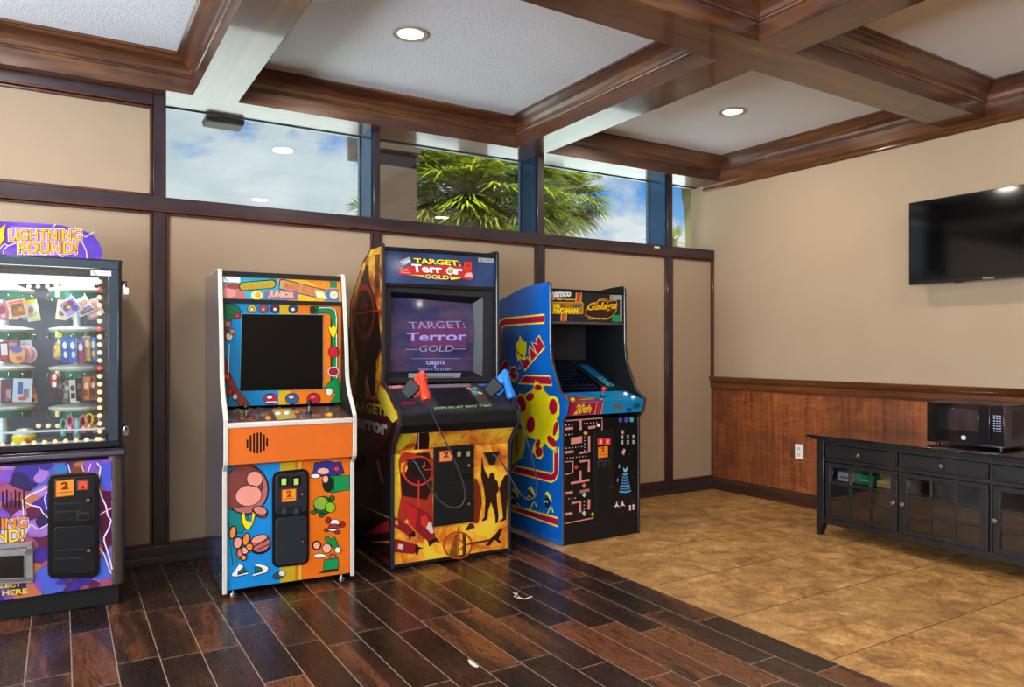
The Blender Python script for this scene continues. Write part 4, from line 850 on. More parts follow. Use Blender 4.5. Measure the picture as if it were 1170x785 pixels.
for x in (523.5, 534):
    mb = MB(); a.mb = mb; pbox(mb, a, x - 4.2, 508, x + 4.2, 519, .005, BLK2, -.6, 32); pbox(mb, a, x - 2, 510.6, x + 2, 516.8, .007, C('8c8a5c', es=.12), -.3, 32); mb.build('coin_button', cd)
for x, y in ((534.5, 528), (534.5, 575)):
    mb = MB(); p = a.P((x, y), 32); mb.cyl(p, p + a.n * .004, .012, BLK2); mb.cyl(p, p + a.n * .010, .009, CHROME); mb.build('lock', cd)
mb = MB(); a.mb = mb; pbox(mb, a, 517, 538.5, 537, 547.5, .004, BLK2, -1, 32); mb.build('coin_return', cd, bevel=.001)
# cable entry covers
for pts in ([(464, 519.6), (482, 517.6), (485, 520), (480, 531), (477.5, 537), (472, 535.4)], [(552, 512.7), (569.4, 511.6), (566, 520), (563.6, 527.8), (558.6, 528), (556, 521)]):
    mb = MB(); a.mb = mb; prism_px(mb, a, pts, .022, BLKM, 8); mb.build('cable_cover', K, bevel=.004)

# light guns: each rests in a holster, with its steel cable
def gun(pts, color, name_label, hol):
    """pts: muzzle, rear, grip end in the cabinet's frame"""
    m_, r_, e_ = [Vector(p) for p in pts]; o = thing('light_gun', tt, name_label, 'light gun', 'light guns'); mat = P(color, .3, coat=.5)
    ax = (r_ - m_).normalized(); gx = (e_ - r_).normalized(); s = ax.cross(gx).normalized(); u = s.cross(ax).normalized()
    def bar(mb, p0, p1, w0, h0, w1, h1, mt, s_=s, u_=None):
        d = (p1 - p0).normalized(); uu = s_.cross(d).normalized()
        mb.hexa([p0 + s_ * w0 + uu * h0, p0 - s_ * w0 + uu * h0, p0 - s_ * w0 - uu * h0, p0 + s_ * w0 - uu * h0], [p1 + s_ * w1 + uu * h1, p1 - s_ * w1 + uu * h1, p1 - s_ * w1 - uu * h1, p1 + s_ * w1 - uu * h1], mt)
    mb = MB(); bar(mb, m_, r_ + ax * .02, .019, .024, .023, .032, mat); bar(mb, r_ - ax * .005 - u * .01, r_ + ax * .035 - u * .015, .019, .026, .014, .02, mat); mb.build('barrel', o, bevel=.007)
    mb = MB(); mb.lathe(r_ - gx * .01, e_ - r_, [(0, .024), (.02, .027), ((e_ - r_).length * .5, .024), ((e_ - r_).length * .9, .029), ((e_ - r_).length, .029), ((e_ - r_).length + .012, .024)], mat, 14); mb.build('grip', o)
    mid = m_.lerp(r_, .55); mb = MB(); cen = mid + gx * .045
    ringp = [cen + (ax * math.cos(t * PI / 7) * .028 + gx * math.sin(t * PI / 7) * .022) for t in range(15)]; mb.tube(ringp, .0055, mat, 6, 1); mb.build('trigger_guard', o)
    mb = MB(); mb.tube([mid + gx * .02 + ax * .01, mid + gx * .035, mid + gx * .052 - ax * .006], .006, CHROME, 6, 1); mb.build('trigger', o); return o
def holster(c, ax, up_):
    mb = MB(); c = Vector(c); ax = Vector(ax).normalized(); up_ = Vector(up_); s = ax.cross(up_).normalized(); v = s.cross(ax).normalized(); w, h = .036, .045
    p0, p1 = c, c + ax * .105
    mb.hexa([p0 + s * w * .8 + v * h * .8, p0 - s * w * .8 + v * h * .8, p0 - s * w * .8 - v * h * .8, p0 + s * w * .8 - v * h * .8], [p1 + s * w + v * h, p1 - s * w + v * h, p1 - s * w - v * h, p1 + s * w - v * h], BLK2); mb.build('holster', K, bevel=.006)
ATY = lambda x, y, d: tt.at(x, y, d)
for (m_, r_, e_, hc), col, lb, cab in (
    (((466, 449, -.02), (482, 432, -.075), (487, 457, -.135), (463, 452, 0)), 'ea3c22', 'red light gun in the left holster of the black cabinet', [(487.5, 459), (498, 482), (511, 508), (524, 536), (530.5, 556), (532, 570), (526, 580), (514, 580), (503, 573.5), (491, 557), (482, 541), (476, 530), (472, 526)]),
    (((560, 447, -.02), (577, 430, -.075), (584.5, 455, -.135), (557, 450, 0)), '1a78dc', 'blue light gun in the right holster of the black cabinet', [(585.5, 458), (592, 474), (600.5, 498), (607.5, 520), (612, 540), (614, 556), (612.5, 567), (605, 572), (596.5, 567.5), (587, 553.5), (578, 536), (570, 523), (563, 519)])):
    o = gun([ATY(*m_), ATY(*r_), ATY(*e_)], col, lb, hc); n_ = len(cab)
    cp = [tt.at(x, y, -.135 if i == 0 else (-.12 + .10 * (i / (n_ - 1)) ** 2)) for i, (x, y) in enumerate(cab)]; cp[-1].y = -.014
    mb = MB(); mb.tube(cp, .0048, P('5c5a60', .35, .7, name='steel_cable')); mb.build('gun_cable', K)
    ax = ATY(*r_) - ATY(*m_); holster(ATY(*m_) - ax.normalized() * .02, ax, (0, 0, 1))

# ---------------------------------------------------------------- blue sided cabinet
pc = front_frame((642.5, 624.5), (731.2, 609)); W = pc.w
K = thing('arcade_cabinet', pc, 'upright arcade cabinet with bright blue left side and black front, furthest right of the four', 'arcade cabinet')
prof = [(0, .004), (0, .822), (-.045, .868), (-.065, .952), (.030, 1.016), (.055, 1.073), (.108, 1.171), (.132, 1.235), (.145, 1.335), (.148, 1.735), (.158, 1.748), (.178, 1.755)]
back = [(.231, 1.755), (.314, 1.751), (.437, 1.741), (.555, 1.723), (.658, 1.697), (.783, 1.668), (.84, 1.645), (.84, .004)]
T = .02; BLUE = P('0a5cb4', .28, coat=.8, coatr=.05, name='bright_blue_side_print'); CR = C('a80c3c'); YE = C('f0e014'); YB_ = C('e8d43c')
for x0 in (0, W - T):
    mb = MB(); mb.yz(prof + back, x0, x0 + T, BLUE if x0 == 0 else BLK)
    if x0 == 0:
        a = Art(mb, [(0, 0), (1, 0), (1, 1), (0, 1)], (0, 0, 0), (0, 1, 0), (0, 0, 1), toward=(-1, 0, 0))
        def Z(cx, cy, pts, s=11.7): return [tuple(pc.side(cx + x / s, cy + y / s).yz) for x, y in pts]
        def outl(pts, w_=.011, k=3, fill=CR, edge=YB_): a.poly(pts, fill, k); a.line(pts, w_, edge, k + 1, True)
        q = lambda pts: Z(565, 315, pts); r_ = lambda pts: Z(565, 380, pts); s_ = lambda pts: Z(565, 430, pts); t_ = lambda pts: Z(565, 490, pts); u_ = lambda pts: Z(565, 557, pts)
        outl(q([(60, 660), (70, 610), (140, 572), (670, 522), (670, 630), (140, 668), (100, 690), (90, 790), (90, 1090), (50, 1130), (50, 700)]), .012)
        # diagonal lettering AC - MAN
        outl(r_([(150, 360), (70, 480), (60, 560), (150, 540), (210, 440)]), .010); outl(r_([(280, 452), (220, 470), (205, 540), (215, 600), (265, 650), (310, 610), (320, 545), (290, 550), (275, 545), (300, 490)]), .010)
        a.line(r_([(180, 640), (260, 650), (310, 600)]), .010, YB_, 4); outl(r_([(325, 480), (340, 450), (358, 470), (340, 490)]), .005)
        outl(r_([(345, 360), (410, 355), (440, 330), (485, 400), (465, 330), (470, 180), (565, 290), (500, 130), (575, 155), (555, 95), (600, 40), (675, 195), (405, 508)]), .012)
        a.line(r_([(470, 180), (460, 260), (500, 385)]), .008, YB_, 5); a.line(r_([(500, 130), (570, 290)]), .008, YB_, 5)
        outl(r_([(320, 678), (405, 572), (740, 582), (775, 705)]), .012)
        # plain yellow leaf burst
        a.poly(r_([(345, 40), (375, 95), (405, 130), (430, 120), (430, 250), (410, 350), (350, 345), (320, 390), (290, 270), (290, 150), (330, 110)]), YE, 6); a.line(r_([(300, 100), (275, 190), (310, 260), (390, 330)]), .012, C('501028'), 7)
        # plain yellow flower with crimson petals in the middle
        FL = [(550, 55), (590, 90), (650, 115), (660, 180), (735, 265), (800, 265), (850, 300), (875, 400), (870, 520), (835, 560), (862, 640), (870, 720), (860, 830), (800, 880), (830, 950), (815, 1000), (720, 940), (690, 890), (640, 950), (655, 1060), (625, 1110), (570, 1095), (540, 1040), (505, 1010), (530, 920), (560, 850), (480, 820), (430, 790), (380, 700), (350, 560), (290, 450), (285, 300), (345, 225), (400, 245), (500, 190), (530, 150)]
        a.poly(s_(FL), YE, 6); a.line(s_(FL), .006, C('c8c81c'), 7, True)
        for cx, cy, rx, ry, rt_ in ((790, 405, 55, 105, 0), (490, 650, 55, 110, .1), (365, 370, 60, 110, -.2), (590, 150, 50, 40, .2), (480, 275, 60, 48, -.8), (820, 700, 28, 100, .2), (600, 1010, 50, 65, 0), (585, 900, 30, 60, .3), (770, 870, 45, 90, -.6)):
            pts = [(cx + rx * math.cos(t * PI / 9) * math.cos(rt_) - ry * math.sin(t * PI / 9) * math.sin(rt_), cy + rx * math.cos(t * PI / 9) * math.sin(rt_) + ry * math.sin(t * PI / 9) * math.cos(rt_)) for t in range(18)]; a.poly(s_(pts), CR, 8)
        for dx_ in (0,): a.poly(t_([(270, 60), (330, 0), (420, 20), (410, 250), (380, 380), (300, 440), (235, 480), (245, 250)]), C('c8c020'), 5); a.poly(t_([(290, 60), (320, 80), (310, 330), (280, 340)]), CR, 6); a.line(t_([(345, 20), (350, 200), (290, 440)]), .010, C('3c5a20'), 6)
        outl(t_([(235, 575), (285, 495), (770, 600), (795, 570), (795, 300), (820, 320), (862, 240), (855, 600), (820, 680), (765, 712)]), .012)
        outl(u_([(225, 305), (240, 240), (850, 410), (850, 520)]), .012)
        for cx, cy in ((270, 130), (490, 110), (715, 180)):
            dy = cy - 100; a.poly(u_([(cx - 45, cy - 90), (cx, cy - 130), (cx + 45, cy - 60), (cx + 55, cy + 20), (cx + 20, cy - 30), (cx - 5, cy - 75)]), YE, 6); a.poly(u_([(cx - 50, cy - 20), (cx, cy - 60), (cx + 35, cy + 10), (cx + 20, cy + 90), (cx - 30, cy + 80)]), C('14204c'), 5)
            a.line(u_([(cx - 50, cy + 20), (cx - 20, cy), (cx + 5, cy + 25)]), .010, C('c8d020'), 7); a.line(u_([(cx + 45, cy + 70), (cx, cy + 160), (cx - 20, cy + 205)]), .012, C('c8d020'), 7); a.line(u_([(cx + 60, cy + 90), (cx + 75, cy + 150)]), .012, YE, 7); a.line(u_([(cx - 60, cy + 140), (cx - 85, cy + 190)]), .010, C('30a090'), 7); a.line(u_([(cx - 100, cy + 120), (cx - 125, cy + 170)]), .010, C('30a090'), 7)
    mb.build('side_panel', K, smooth=False)
i0, i1 = T, W - T
ED2 = P('2c2420', .35, name='dark_brown_edge_strip', coat=.5)
for x0 in (0, W - T):
    mb = MB(); pts = prof
    for p_, q_ in zip(pts, pts[1:]):
        d = Vector((q_[0] - p_[0], q_[1] - p_[1])).normalized(); n = Vector((-d.y, d.x)) * .004
        mb.hexa([(x0, p_[0], p_[1]), (x0 + T, p_[0], p_[1]), (x0 + T, q_[0], q_[1]), (x0, q_[0], q_[1])], [(x0 + .003, p_[0] + n.x, p_[1] + n.y), (x0 + T - .003, p_[0] + n.x, p_[1] + n.y), (x0 + T - .003, q_[0] + n.x, q_[1] + n.y), (x0 + .003, q_[0] + n.x, q_[1] + n.y)], ED2)
    mb.build('edge_trim', K)
mb = MB(); mb.box((i0, .82, .02), (i1, .84, 1.62), BLK); mb.box((i0, .16, 1.694), (i1, .5, 1.71), BLK); mb.box((i0, .03, .004), (i1, .82, .02), BLK); mb.box((i0, .18, 1.47), (i1, .82, 1.484), BLK); mb.box((i0, .60, .9), (i1, .62, 1.47), P('3a3a3e', .5)); mb.build('body', K)  # cavity back is grey, its reflection put into the colour
ML, MR, MT = Vector((i0, .164, 1.487)), Vector((i1, .164, 1.487)), Vector((i0, .164, 1.700))
mb = MB(); mb.box((i0, .164, 1.487), (i1, .184, 1.700), C('262224'))
a = Art(mb, [(629.5, 366.7), (711.6, 369.5), (711.6, 336.8), (629.5, 331.2)], ML, MR, MT)
GOLD_ = C('e8b818'); BRN = C('5a2c10')
a.text('namco', (630.4, 338.6), (652.6, 338.2), (630.4, 333.6), C('e8e6ea'), 3, grow=.06); a.text('20 Year Reunion', (630.6, 342), (658.4, 343), (630.6, 340.2), C('e8d020'), 3, grow=.03)
for x in (659, 642): a.poly([(x, 334 if x > 650 else 357), (x + 6, 334 if x > 650 else 357), (x + 5.4, 345 if x > 650 else 366.6), (x - .5, 345 if x > 650 else 366.4)], C('c84c1c'), 2); a.line([(x, 334 if x > 650 else 357), (x - .5, 345 if x > 650 else 366)], .7, C('f0d070'), 3); a.line([(x + 6, 334 if x > 650 else 357), (x + 5.4, 345 if x > 650 else 366)], .7, C('f0d070'), 3)
a.poly(rr_pts(629.8, 344.3, 667, 358, 2, .8), C('c8a030'), 4); a.poly(rr_pts(630.6, 345.1, 666.2, 357.2, 2, .8), C('b86818'), 5)
a.text('MS.', (633, 350.6), (640.4, 350.9), (633, 347), YE, 6, grow=.06); a.text('PAC-MAN', (633, 356.8), (660.4, 357.4), (633, 351.6), YE, 6, grow=.06, shadow=BRN); a.ell(643, 349, 3, 2.2, C('6a6030'), 6); a.poly([(654, 348), (666, 347), (663, 351.4), (655, 351)], C('2c6a64'), 6)
pts = [(669, 360), (670, 355), (673, 350), (676, 347), (683, 345), (685, 342.4), (691, 342), (697, 344.6), (704, 343.6), (705.5, 348), (704, 356), (700, 360.6), (695, 364), (680, 363.5)]
a.poly(pts, C('34180a'), 3); a.line(pts, .9, C('c8941c'), 4, True); a.line([(682.6, 348), (684, 344), (690, 343.4), (695, 346), (692, 352)], .9, C('d8a820'), 5)
a.text('Galaga', (671.6, 356.8), (704, 355.4), (672.4, 346.4), GOLD_, 5, grow=.02, shear=.3, shadow=C('7c3c10'), sg=.05); a.text('CLASS OF 1981', (672, 364.6), (694, 365.4), (672, 362.6), C('f0d888'), 5, grow=.02)
a.rect(697, 337.6, 711, 343, C('a8a6ac'), 6, .4); a.line([(698.4, 338.6), (700.6, 341.6)], .7, INK, 7); a.line([(709.6, 343.4), (709.6, 367.6)], 2.6, C('8c9098'), 5)
a.rect(699.5, 360, 708, 367.6, C('129058'), 7, .2)
mb.build('marquee', K, smooth=False)
mb = MB(); mb.box((i0, .150, 1.474), (i1, .19, 1.488), P('5a5658', .3, .5)); mb.box((i0, .152, 1.699), (i1, .2, 1.714), BLK2); mb.build('marquee_retainer', K, bevel=.002)
# reclined monitor
mb = MB(); s0 = Vector((i0, .130, 1.004)); s1 = Vector((i1, .130, 1.004)); s2 = Vector((i0, .595, 1.22)); dn = Vector((0, .01, -.02))
mb.hexa([s0 + dn, s1 + dn, s1 + (s2 - s0) + dn, s2 + dn], [s0, s1, s1 + (s2 - s0), s2], P('08080d', .14, coat=.8)); A3 = Art(mb, [(0, 0), (1, 0), (1, 1), (0, 1)], s0, s1, s2, toward=(0, -.3, 1))
A3.poly([(.74, .02), (.97, .02), (.97, .98), (.74, .98)], C('15262e'), 1); A3.poly([(.8, .42), (.93, .40), (.93, .80), (.8, .82)], C('1878b8'), 2); A3.poly([(.8, .12), (.93, .10), (.93, .38), (.8, .38)], C('14506c'), 2)
A3.text('GALAGA', (.82, .14), (.82, .42), (.92, .14), C('60c8e0'), 3, grow=.03); A3.line([(.735, .0), (.735, 1)], .012, C('3c4448'), 2); A3.line([(.98, .0), (.98, 1)], .012, C('3c4448'), 2)
for j in range(9): A3.line([(.08, .1 + j * .09), (.66, .1 + j * .09)], .006, glow('242c5c', .4), 2)
for i in range(9): A3.line([(.09 + i * .07, .1), (.09 + i * .07, .82)], .004, glow('242450', .4), 2)
mb.build('monitor', K, smooth=False)
# control panel
CB, CF = Vector((i0, .132, 1.002)), Vector((i0, -.058, .948)); dx = Vector((i1 - i0, 0, 0)); F0 = Vector((i0, -.040, .862))
CYAN = C('1484bc', rough=.28)
mb = MB(); mb.prism([CF, CB, CB - Vector((0, 0, .05)), F0 + Vector((0, .05, 0)), F0], dx, CYAN)
a = Art(mb, [(649, 460), (732.5, 457.5), (711.5, 447), (641, 449.5)], CF, CF + dx, CB, toward=(0, -.2, 1))
a.poly([(642, 450.5), (655, 450), (666, 454), (680, 455), (683, 458.6), (650, 459.6), (647, 457)], C('8c3040'), 1); a.line([(660, 456.5), (676, 455.6)], 1, C('d0a020'), 2); a.poly([(648, 449.4), (672, 448.6), (678, 452), (650, 453)], C('1a6ab0'), 2); a.ell(703, 453, 3.4, 1.1, C('c83868'), 2)
f = Art(mb, [(647.8, 475.6), (731, 474), (732.5, 458.2), (649, 461)], F0, F0 + dx, CF)
f.poly([(648, 475.3), (649, 461.6), (679, 460.6), (684, 457), (682.5, 474.6)], CR, 1); f.line([(677, 461), (674.6, 475)], .8, C('c8b060'), 2); f.line([(683.5, 460.6), (681.4, 475)], .8, C('c8b060'), 2); f.line([(680.5, 461), (678, 475)], 2.4, C('b02c40'), 2)
f.text('20', (653, 473.6), (661, 473), (655.6, 463), C('e0c020'), 3, grow=.04, shear=.2); f.text('th', (662, 472.4), (670, 472), (663.6, 464), C('e0c020'), 3, grow=.04, shear=.2)
f.poly([(695, 464), (704, 464), (707, 470.6), (699, 467.6), (696, 466.6)], C('7c4c28'), 2); f.ell(724, 466, 4.6, 3.6, C('145a6c'), 2); f.ell(715, 471, 4, 2.6, C('34407c'), 2)
mb.build('control_panel', K, smooth=False)
p = a.P((685.5, 453.6), 0); mb = MB(); mb.cyl(p, p + a.n * .01, .02, BLK2, .014); mb.cyl(p, p + a.n * .045, .005, CHROME); mb.ball(p + a.n * .056, .018, C('d02830'), 12); mb.build('joystick', K)
for x, y, h in ((653.5, 456.8, 'e8d820'), (648.4, 453, 'e87830'), (711, 451, 'eef2f4'), (720, 455, 'eef2f4')):
    p = a.P((x, y), 0); mb = MB(); mb.cyl(p, p + a.n * .008, .017, C(h)); mb.cyl(p + a.n * .008, p + a.n * .014, .012, C(h)); mb.build('button', K, bevel=.001)
# lower front with a generic printed maze
mb = MB(); mb.box((i0, .004, .14), (i1, .02, .83), P('0b0b10', .3, coat=.3))
a = Art(mb, [(643.6, 597), (729, 588.5), (729.6, 474), (643.6, 477.4)], (i0, .004, .145), (i1, .004, .145), (i0, .004, .828))
SAL = C('dc8c80'); DOT = C('e8e4e4')
mz = lambda pts: [(650 + x / 11.7, 440 + y / 11.7) for x, y in pts]; m2 = lambda pts: [(650 + x / 11.7, 500 + y / 11.7) for x, y in pts]; m3 = lambda pts: [(650 + x / 11.7, 557 + y / 11.7) for x, y in pts]; m4 = lambda pts: [(565 + x / 11.7, 490 + y / 11.7) for x, y in pts]
a.line([(643.8, 477.6), (687.4, 475.4), (687.2, 491)], 1.6, SAL, 2)
for pts, w_ in ((mz([(142, 430), (142, 570)]), 2.6), (mz([(245, 545), (345, 530)]), 3.2), (mz([(258, 655), (258, 870), (130, 885)]), 2.7), (m2([(130, 300), (255, 290), (252, 440)]), 2.7), (m2([(138, 425), (138, 570)]), 2.7), (m2([(10, 590), (260, 555)]), 2.7), (m2([(130, 710), (258, 690)]), 3), (m3([(20, 195), (135, 175), (135, 320)]), 2.8), (m3([(255, 155), (250, 290)]), 3), (m3([(130, 45), (258, 25)]), 3)): a.line(pts, w_, SAL, 3)
a.poly(mz([(10, 675), (160, 655), (160, 745), (10, 765)]), SAL, 3)
for x0, y0, x1, y1 in ((643.8, 487.2, 653.4, 486.2), (643.8, 514.6, 653.8, 513.6), (643.8, 561.8, 653, 560.8), (643.8, 586, 652.6, 585)): a.line([(x0, y0), (x1, y1)], 3, SAL, 3)
a.line([(643.8, 525.6), (653.4, 525), (653, 538.6), (643.8, 540)], 1.3, SAL, 3)
a.line([(643.8, 596.6), (684.6, 590.6), (686, 588), (686.4, 582)], 1.3, SAL, 3)
for y, x0, x1 in ((482.2, 644.6, 659), (481, 666, 684), (493.4, 644.6, 658), (509, 645, 668), (520.6, 646, 672), (567.6, 648, 660)):
    n_ = int((x1 - x0) / 3.6)
    for i in range(n_): a.rect(x0 + i * 3.6, y - i * .25, x0 + i * 3.6 + 1.1, y - i * .25 + 1.1, DOT, 3)
for i in range(5): a.rect(666.2, 497 + i * 3.8, 667.3, 498.1 + i * 3.8, DOT, 3); a.rect(665.6, 572 + i * 4, 666.7, 573.1 + i * 4, DOT, 3)
a.ell(683, 483.7, 2, 2, C('f0e8e8'), 4)
for x, y, h in ((667.8, 492.6, 'e0b840'), (657, 532, 'd83048'), (666.2, 564.5, 'a0d0dc'), (666, 585.5, 'd8b8c8'), (676.5, 587.5, 'e8d020'), (666, 553.6, 'd86880')): a.poly([(x, y - 3), (x + 2.6, y), (x, y + 3), (x - 2.6, y)], C(h), 4)
for x in (709, 716, 722.3): a.ell(x, 478.2, 2.5, 3, C('4850a8' if x < 720 else '48b0a0'), 3)
a.ell(711.3, 492.6, 2, 2.4, C('c88898'), 3)
for r0 in (498.6, 504.8):
    for x in (711, 717.8, 724.4): a.poly([(x - 1.6, r0 - 2), (x + 1.6, r0 - 2), (x + .6, r0), (x + 1.6, r0 + 2), (x - 1.6, r0 + 2), (x - .6, r0)], C('c0c8a8'), 3)
a.poly([(713, 512), (715, 514), (713, 520), (710, 517)], C('d8a8b0'), 3)
for i in range(7):
    y = 541 + i * 3.4; w_ = 2.6 + i * .72; a.line([(714.3 - w_, y + 1.2), (714.3, y + 2.2), (714.3 + w_, y + .8)], 2.0, C('3c80b4' if i % 2 else '5aa4d0'), 3)
a.poly([(712, 534), (714.4, 537.5), (716.8, 533.6), (716.6, 538.6), (714.6, 540), (712.4, 538.6)], C('90d0d8'), 4)
for x, y in ((704.2, 577.6), (711, 577)): a.poly([(x, y - 4), (x + 1.2, y), (x + 3.2, y + 3.4), (x, y + 1.8), (x - 3.2, y + 3.8), (x - 1.2, y)], C('dcd4dc'), 3)
for x, y in ((720, 580.6), (724, 580), (720, 584), (724, 583.4)): a.ell(x, y, 1.3, 1.7, C('d8c4cc'), 3)
rnd = random.Random(2)
for i in range(26): x = 690 + rnd.random() * 38; y = 482 + rnd.random() * 105; a.ell(x, y, .45, .5, C(rnd.choice(['7080b0', '9c9ca4', '604858'])), 2, n=6)
a.line([(707.4, 531), (707.2, 535)], .9, C('d8d0d8'), 3); a.line([(705.6, 547), (705.2, 551)], .9, C('d8d0d8'), 3)
mb.build('front_panel', K, smooth=False)
mb = MB(); mb.box((i0, .004, .004), (i1, .02, .139), BLKM); mb.build('kick_plate', K)
mb = MB(); a.mb = mb; prism_px(mb, a, [(677, 593.6), (700.6, 591), (701.4, 488), (677.2, 491)], .006, P('0a090b', .6), 2); cd = mb.build('coin_door', K, bevel=.002)
mb = MB(); a.mb = mb; pbox(mb, a, 679, 536, 699.4, 590, .003, P('0c0b0d', .6), -1.6, 15); mb.build('door_leaf', cd, bevel=.002)
for x in (684.4, 692.6):
    mb = MB(); a.mb = mb; pbox(mb, a, x - 3, 499.4, x + 3, 507, .007, C('c83028', es=.5), -.3, 15); pbox(mb, a, x - .9, 501, x + .8, 505, .0085, C('f0c8b8'), 0, 15); mb.build('coin_button', cd)
    mb = MB(); a.mb = mb; pbox(mb, a, x - 3.2, 525.2, x + 3.2, 532.6, .004, P('3c3c40', .4), -.3, 15); pbox(mb, a, x - 2.2, 526.6, x + 2.2, 531.2, .0045, BLK2, -.2, 15); mb.build('coin_return', cd)
mb = MB(); a.mb = mb; prism_px(mb, a, [(681.8, 522.2), (693.2, 521), (693.2, 508.4), (681.8, 509.6)], .001, C('f08c28'), 15); a.text('2', (685.2, 515.4), (689, 515), (685.2, 510), C('883010'), 19, grow=.04); a.line([(683, 518.6), (692, 517.6)], 1, C('d85020'), 19); mb.build('price_sticker', cd, smooth=False)
for x, y in ((697.6, 515), (696.4, 556.6)):
    mb = MB(); p = a.P((x, y), 15); mb.cyl(p, p + a.n * .004, .009, BLK2); mb.cyl(p, p + a.n * .008, .006, CHROME); mb.build('lock', cd)

# ---------------------------------------------------------------- prize machine
pz = front_frame((0, 709.7), (136.6, 689))
K = thing('prize_machine', pz, 'tall glass-fronted prize machine with purple lightning sign at the left edge', 'prize machine')
XL_, XR_ = -.47, .530
def mat_storm():
    m, nt, out = new_mat('purple_storm_print'); g = G(nt)
    v = g.coords((1, 1, 1.15)); nz = g.n('TexNoise'); g.l(v, nz.inputs['Vector']); nz.inputs['Scale'].default_value = 5
    add = g.n('VectorMath', operation='SCALE'); g.l(nz.outputs['Color'], add.inputs[0]); add.inputs['Scale'].default_value = .22
    a2 = g.n('VectorMath', operation='ADD'); g.l(v, a2.inputs[0]); g.l(add.outputs[0], a2.inputs[1])
    vo = g.n('TexVoronoi', feature='SMOOTH_F1'); g.l(a2.outputs[0], vo.inputs['Vector']); vo.inputs['Scale'].default_value = 15; vo.inputs['Smoothness'].default_value = .1
    vc = g.n('TexVoronoi'); g.l(a2.outputs[0], vc.inputs['Vector']); vc.inputs['Scale'].default_value = 15
    s3 = g.n('SeparateColor'); g.l(vc.outputs['Color'], s3.inputs[0])
    c = g.ramp(s3.outputs[0], [(0, rgb('3a2a8c')), (.2, rgb('7a4ab4')), (.36, rgb('9c4a68')), (.5, rgb('b46a4c')), (.62, rgb('4a5cc0')), (.74, rgb('5c1c3c')), (.86, rgb('a070c0')), (.95, rgb('2a1c50'))], 'CONSTANT')
    c = g.mix(g.ramp(vo.outputs[0], [(.5, (0, 0, 0, 1)), (.9, (.5, .5, .5, 1))]), c, rgb('241040')); g.pbr(out, c, .3, coat=.4); return m
STORM = mat_storm()
PUR = mat_fire('purple_sign_print', [(.3, rgb('2c1682')), (.5, rgb('4c2ca4')), (.7, rgb('8a5cc4'))], 4)
BOLT = C('f0dcee'); FY = -.03
# plinth, lower body, corner column
mb = MB(); mb.box((XL_ + .02, .0, 0), (.506, .56, .115), P('121214', .5)); mb.build('base', K, bevel=.004)
mb = MB(); mb.box((XL_ + .02, FY + .012, .112), (.483, .58, .752), BLK); mb.cyl((.484, .02, .105), (.484, .02, .765), .048, P('6c625c', .25, .7, name='satin_metal_corner', coat=.4), n=24); mb.box((.48, .02, .105), (.531, .58, .765), P('14506c', .25, coat=.8, name='blue_side_panel')); mb.build('lower_body', K, bevel=.002)
LPp = [(0, 690), (128, 668.4), (128, 523.8), (0, 533.5)]
q0, q1, q3 = pz.at(0, 690, FY), pz.at(128, 668.4, FY), pz.at(0, 533.5, FY)
q0 = Vector((q0.x, FY, .105)); zt = .742; x1_ = pz.at(128, 600, FY).x
mb = MB(); mb.box((XL_ + .02, FY, .105), (x1_, FY + .015, zt), STORM)
a = Art(mb, LPp, (q0.x, FY, .105), (x1_, FY, .105), (q0.x, FY, zt))
def bolt(pts, w_=1.2, k=3): a.line(pts, w_, BOLT, k)
a.poly([(111, 529), (127, 528), (127, 558), (122, 560), (116, 556)], C('4a54c4'), 1); a.poly([(115, 560), (127, 560), (127, 620), (118, 640), (114, 600)], C('4c1430'), 1); a.poly([(116, 635), (127, 622), (127, 660), (108, 664), (112, 648)], C('4a64cc'), 1)
a.poly([(82, 533), (97, 532), (97, 542), (80, 546)], C('7c3c24'), 1); a.ell(70, 535.5, 8, 5.5, C('3078b8'), 2)
bolt([(111, 528), (115, 533), (114, 540), (113, 547)], 1.5); bolt([(113, 557), (117, 569), (121, 577), (123, 588), (127, 594), (124, 604), (119, 613), (119, 618), (122, 627), (126, 641), (128, 650)], 1.7)
bolt([(114, 626), (119, 633), (123, 645), (127, 655)], 1.4); bolt([(127.5, 580), (118, 585), (114, 588)], 1); bolt([(56, 555), (48, 560), (36, 565), (29, 570), (26, 572), (27, 590)], 1.3); bolt([(30, 575), (36, 578), (46, 580), (49, 586), (55, 592)], 1.3); bolt([(54, 562), (51, 570), (54, 582)], 1.2); bolt([(55, 600), (44, 606), (36, 600), (30, 608)], 1.2); bolt([(78, 530), (81, 540)], 1.2); bolt([(93, 530), (96, 538)], 1.1); bolt([(104, 529), (101, 538)], 1.1)
a.poly([(0, 612), (6, 596), (18, 592), (33, 592), (34, 604), (28, 616), (0, 623)], C('c8b4dc'), 3)
a.text('LIGHTNING', (-62, 612.5), (31, 603.5), (-62, 600), C('f08c1c'), 5, grow=.02, shadow=C('402050'), sg=.06); a.text('ROUND!', (-44, 627), (27, 619.5), (-44, 613), C('f0c82c'), 5, grow=.02, shadow=C('402050'), sg=.06)
a.text('COLLECT', (-20, 677.5), (24, 672.5), (-20, 673), C('f0c41c'), 4, grow=.03); a.text('PRIZE HERE', (-33, 688), (31.5, 680), (-33, 682.5), C('f0c41c'), 4, grow=.03)
for i in range(7): a.line([(-8 + i * 4.9 + 6, 560 + (i % 2) * 2), (-8 + i * 4.9 + 6, 582 - abs(i - 3))], 1.6, C('18101c'), 4)
mb.build('lower_panel', K, smooth=False)
mb = MB(); a.mb = mb; pbox(mb, a, -60, 634.5, 37, 642, .010, SILV, -7, 2); pbox(mb, a, -60, 668, 37, 672, .010, SILV, -6, 2)
